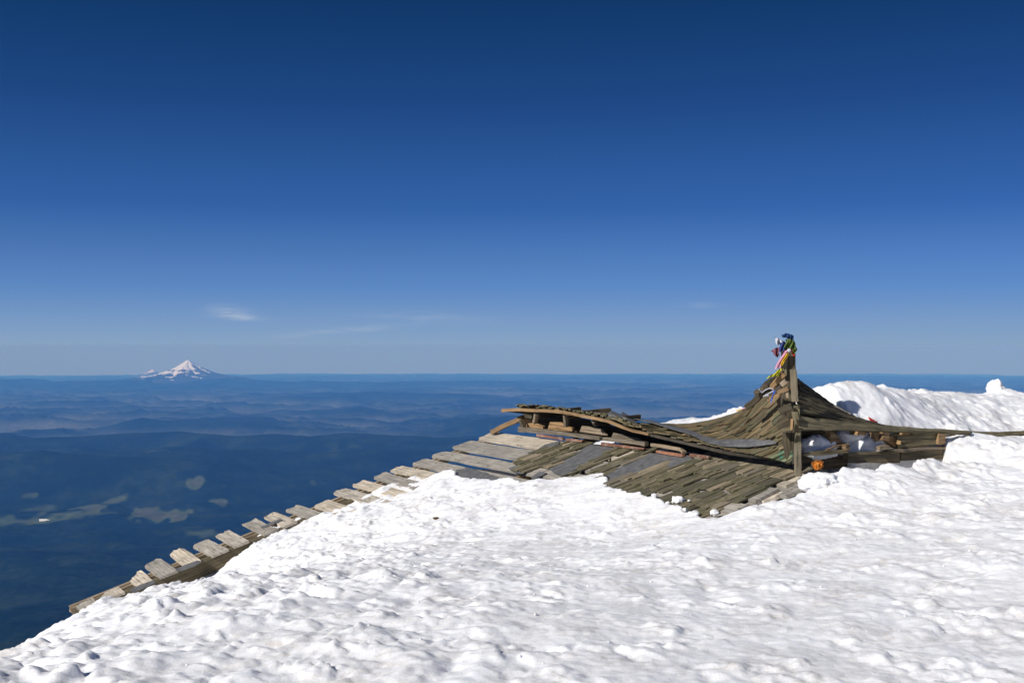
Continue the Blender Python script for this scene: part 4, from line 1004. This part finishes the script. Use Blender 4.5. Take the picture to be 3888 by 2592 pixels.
flag(cloth('flag', [c3(585, 430), c3(730, 400), c3(690, 640), c3(560, 690)], 10.04, cnv, FL, 0.02, 1.3), 'navy flag blown to the left')
flag(cloth('flag', [c3(330, 640), c3(560, 540), c3(560, 770), c3(500, 830)], 10.06, cmr, FL, 0.02, 1.6), 'maroon flag blown to the left')
flag(cloth('flag', [c3(430, 260), c3(610, 370), c3(720, 380), c3(500, 500)], 10.07, cwh, FL, 0.02, 2.0), 'white flag fluttering to the left')
flag(cloth('flag', [c3(700, 640), c3(840, 640), c3(590, 1100), c3(435, 1145)], 10.01, cpk, FL, 0.012, 1.2, 8, 14), 'pink printed flag hanging down')
flag(wad('flag_knot', *c3(830, 640), 10.0, 7, 7, 6, cwh, FL, 3), 'white knot')
flag(cloth('flag', [c3(850, 600), c3(890, 640), c3(985, 760), c3(960, 800)], 10.02, cr_, FL, 0.005, 1.0), 'red flag fold')
flag(cloth('flag', [c3(740, 720), c3(820, 710), c3(650, 1050), c3(590, 1060)], 10.0, cy, FL, 0.012, 1.4, 6, 12), 'yellow flag hanging down')
flag(cloth('flag', [c3(480, 1190), c3(630, 1110), c3(540, 1350), c3(420, 1330)], 10.0, cyg, FL, 0.015, 2.0), 'yellow green flag')
flag(cloth('flag', [c3(160, 1415), c3(440, 1250), c3(430, 1340), c3(250, 1395)], 9.99, cyg, FL, 0.015, 1.5), 'yellow green flag tail')
S2 = empty('flag_string'); tag(S2, 'loose string of small prayer flags draped on the roof below the peak', 'flag string')
def c3b(x, y): return (2780 + x / 3.733, 1220 + y / 3.733)
def rope(name, pts, Y, rad, mat, parent):
    vs_ = []; ff = []; n = len(pts)
    for i, (x, y, *dy) in enumerate(pts):
        c = P(x, y, Y + (dy[0] if dy else 0))
        for k in range(6): a = k * math.pi / 3; vs_.append(c + Vector((math.cos(a) * rad, math.sin(a) * rad, math.sin(a + 0.8) * rad)))
    for i in range(n - 1):
        for k in range(6): ff.append((i * 6 + k, i * 6 + (k + 1) % 6, i * 6 + 6 + (k + 1) % 6, i * 6 + 6 + k))
    ff += [tuple(range(6)), tuple((n - 1) * 6 + k for k in range(6))]
    return mesh_obj(name, vs_, ff, mat, parent, [(0, 0)] * len(vs_), True)
rope('string', [(*c3b(380, 960),), (*c3b(420, 1010),), (*c3b(460, 975),), (*c3b(520, 945),), (*c3b(560, 950),), (*c3b(595, 975),), (*c3b(550, 1000),), (*c3b(490, 1030),), (*c3b(440, 1060),)], 9.98, 0.005, cwh, S2)
cloth('flag', [c3b(580, 985), c3b(610, 975), c3b(575, 1080), c3b(545, 1165)], 9.93, cloth_mat('cloth_bright_blue', (0.05, 0.10, 0.42)), S2, 0.006, 1, 4, 8)
cloth('flag', [c3b(470, 1020), c3b(510, 1030), c3b(515, 1060), c3b(475, 1060)], 9.95, cwh, S2, 0.004)
def onU(x, y, z):
    ye, yt = itp(x, EX), itp(x, TX_); return U(x, (ye - y) / (ye - yt), z)
for (xa, ya, xb, yb, mt) in ((115, 1310, 205, 1272, cy), (205, 1272, 250, 1252, cpk), (250, 1255, 345, 1205, cwh), (235, 1235, 290, 1205, cyg)):
    a, b_ = c3b(xa, ya), c3b(xb, yb)
    ring = [onU(a[0], a[1] - 2, 0.05), onU(b_[0], b_[1] - 2, 0.05), onU(b_[0], b_[1] + 3, 0.05), onU(a[0], a[1] + 3, 0.05)]
    slab('flag', ring, Un(2850, 0.8), 0.004, D1, mt, S2, 0.002)
m, t, b = new_mat('copper_foil'); M['foil'] = m
geo = N(t, 'ShaderNodeNewGeometry'); n = noise(t, geo.outputs['Position'], 25, 5)
t.links.new(ramp(t, n, [(0.35, (0.55, 0.13, 0.02)), (0.65, (0.8, 0.33, 0.05))]), b.inputs['Base Color'])
b.inputs['Metallic'].default_value = 0.75; b.inputs['Roughness'].default_value = 0.28
fo = lump('foil_bundle', P(3104, 1764, 9.72), (0.044, 0.036, 0.040), 31, M['foil'], 'shiny crumpled orange foil bundle tucked under the wall beside the post', 'foil bundle', sub=3, amp=0.55, freq=3.2)
fo.data.polygons.foreach_set('use_smooth', [False] * len(fo.data.polygons))
rs = slab('cloth_scrap', [wallR(3298, 1581, 0.2), wallR(3334, 1594, 0.2), wallR(3326, 1601, 0.16), wallR(3304, 1594, 0.16)], UP, 0.01, RR, cr_, None, 0.004, 0.02)
tag(rs, 'small red cloth scrap lying on the right-hand roof edge', 'cloth scrap')
m_ch = simple('bark', (0.04, 0.02, 0.008), (0.14, 0.07, 0.02), 40)
def on_snow(px, py):
    lo, hi = 3.5, 14.0
    Yv = lo
    while Yv < hi:
        v = P(px, py, Yv)
        if v.z < snow_z(v.x, v.y): break
        Yv += 0.01
    return P(px, py, Yv)
lump('wood_chip', on_snow(1655, 1969) + Vector((0, 0, 0.008)), (0.028, 0.02, 0.013), 40, m_ch, 'small dark brown wood chip lying alone on the snow', 'wood chip', sub=3, amp=0.5)

# farm building far down in the valley
fx, fy = project([168], [1976]); fx, fy = float(fx[0]), float(fy[0]); fz = float(terrain_z(np.array([fx]), np.array([fy]))[0])
FB = empty('farm_building', (fx, fy, fz)); tag(FB, 'long white farm building in the valley pasture', 'building')
mw = simple('white_siding', (0.7, 0.7, 0.7), (0.8, 0.8, 0.8), 0.2); mroof = simple('white_metal_roof', (0.72, 0.73, 0.75), (0.85, 0.85, 0.87), 0.1)
def fbox(name, x0, x1, y0, y1, z0, z1, mat):
    v = [(x, y, z) for z in (z0, z1) for y in (y0, y1) for x in (x0, x1)]
    f = [(0, 2, 3, 1), (4, 5, 7, 6), (0, 1, 5, 4), (2, 6, 7, 3), (0, 4, 6, 2), (1, 3, 7, 5)]
    o = _mesh_obj(name, v, f, mat); o.parent = FB; return o
def froof(name, x0, x1, y0, y1, z0, z1):
    ym = (y0 + y1) / 2
    v = [(x0, y0, z0), (x1, y0, z0), (x1, y1, z0), (x0, y1, z0), (x0, ym, z1), (x1, ym, z1)]
    o = _mesh_obj(name, v, [(0, 1, 5, 4), (2, 3, 4, 5), (0, 4, 3), (1, 2, 5), (0, 3, 2, 1)], mroof); o.parent = FB
fbox('wall', -75, 55, -14, 14, -12, 16, mw); froof('roof', -79, 59, -18, 18, 16.2, 30)
fbox('wall', 66, 95, -10, 10, -12, 10, mw); froof('roof', 63, 98, -12, 12, 10.2, 20)

# ------------------------------------------------------------------ haze
mh = bpy.data.materials.new('haze'); mh.use_nodes = True; t = mh.node_tree; t.nodes.clear()
out = t.nodes.new('ShaderNodeOutputMaterial'); pv = t.nodes.new('ShaderNodeVolumePrincipled')
pv.inputs['Color'].default_value = (0.108, 0.362, 1.0, 1); pv.inputs['Absorption Color'].default_value = (0.771, 0.615, 0.0, 1)
pv.inputs['Density'].default_value = 1.6e-5; pv.inputs['Anisotropy'].default_value = -0.06
t.links.new(pv.outputs[0], out.inputs['Volume'])
hb = 236000.0; z0 = float(TZ.min()) - 1.0; z1 = 12.0
v = [(x, y, z) for z in (z0, z1) for y in (-hb, hb) for x in (-hb, hb)]
hz = _mesh_obj('haze', v, [(0, 2, 3, 1), (4, 5, 7, 6), (0, 1, 5, 4), (2, 6, 7, 3), (0, 4, 6, 2), (1, 3, 7, 5)], mh)
tag(hz, 'blue haze in the air over the valleys', kind='stuff')
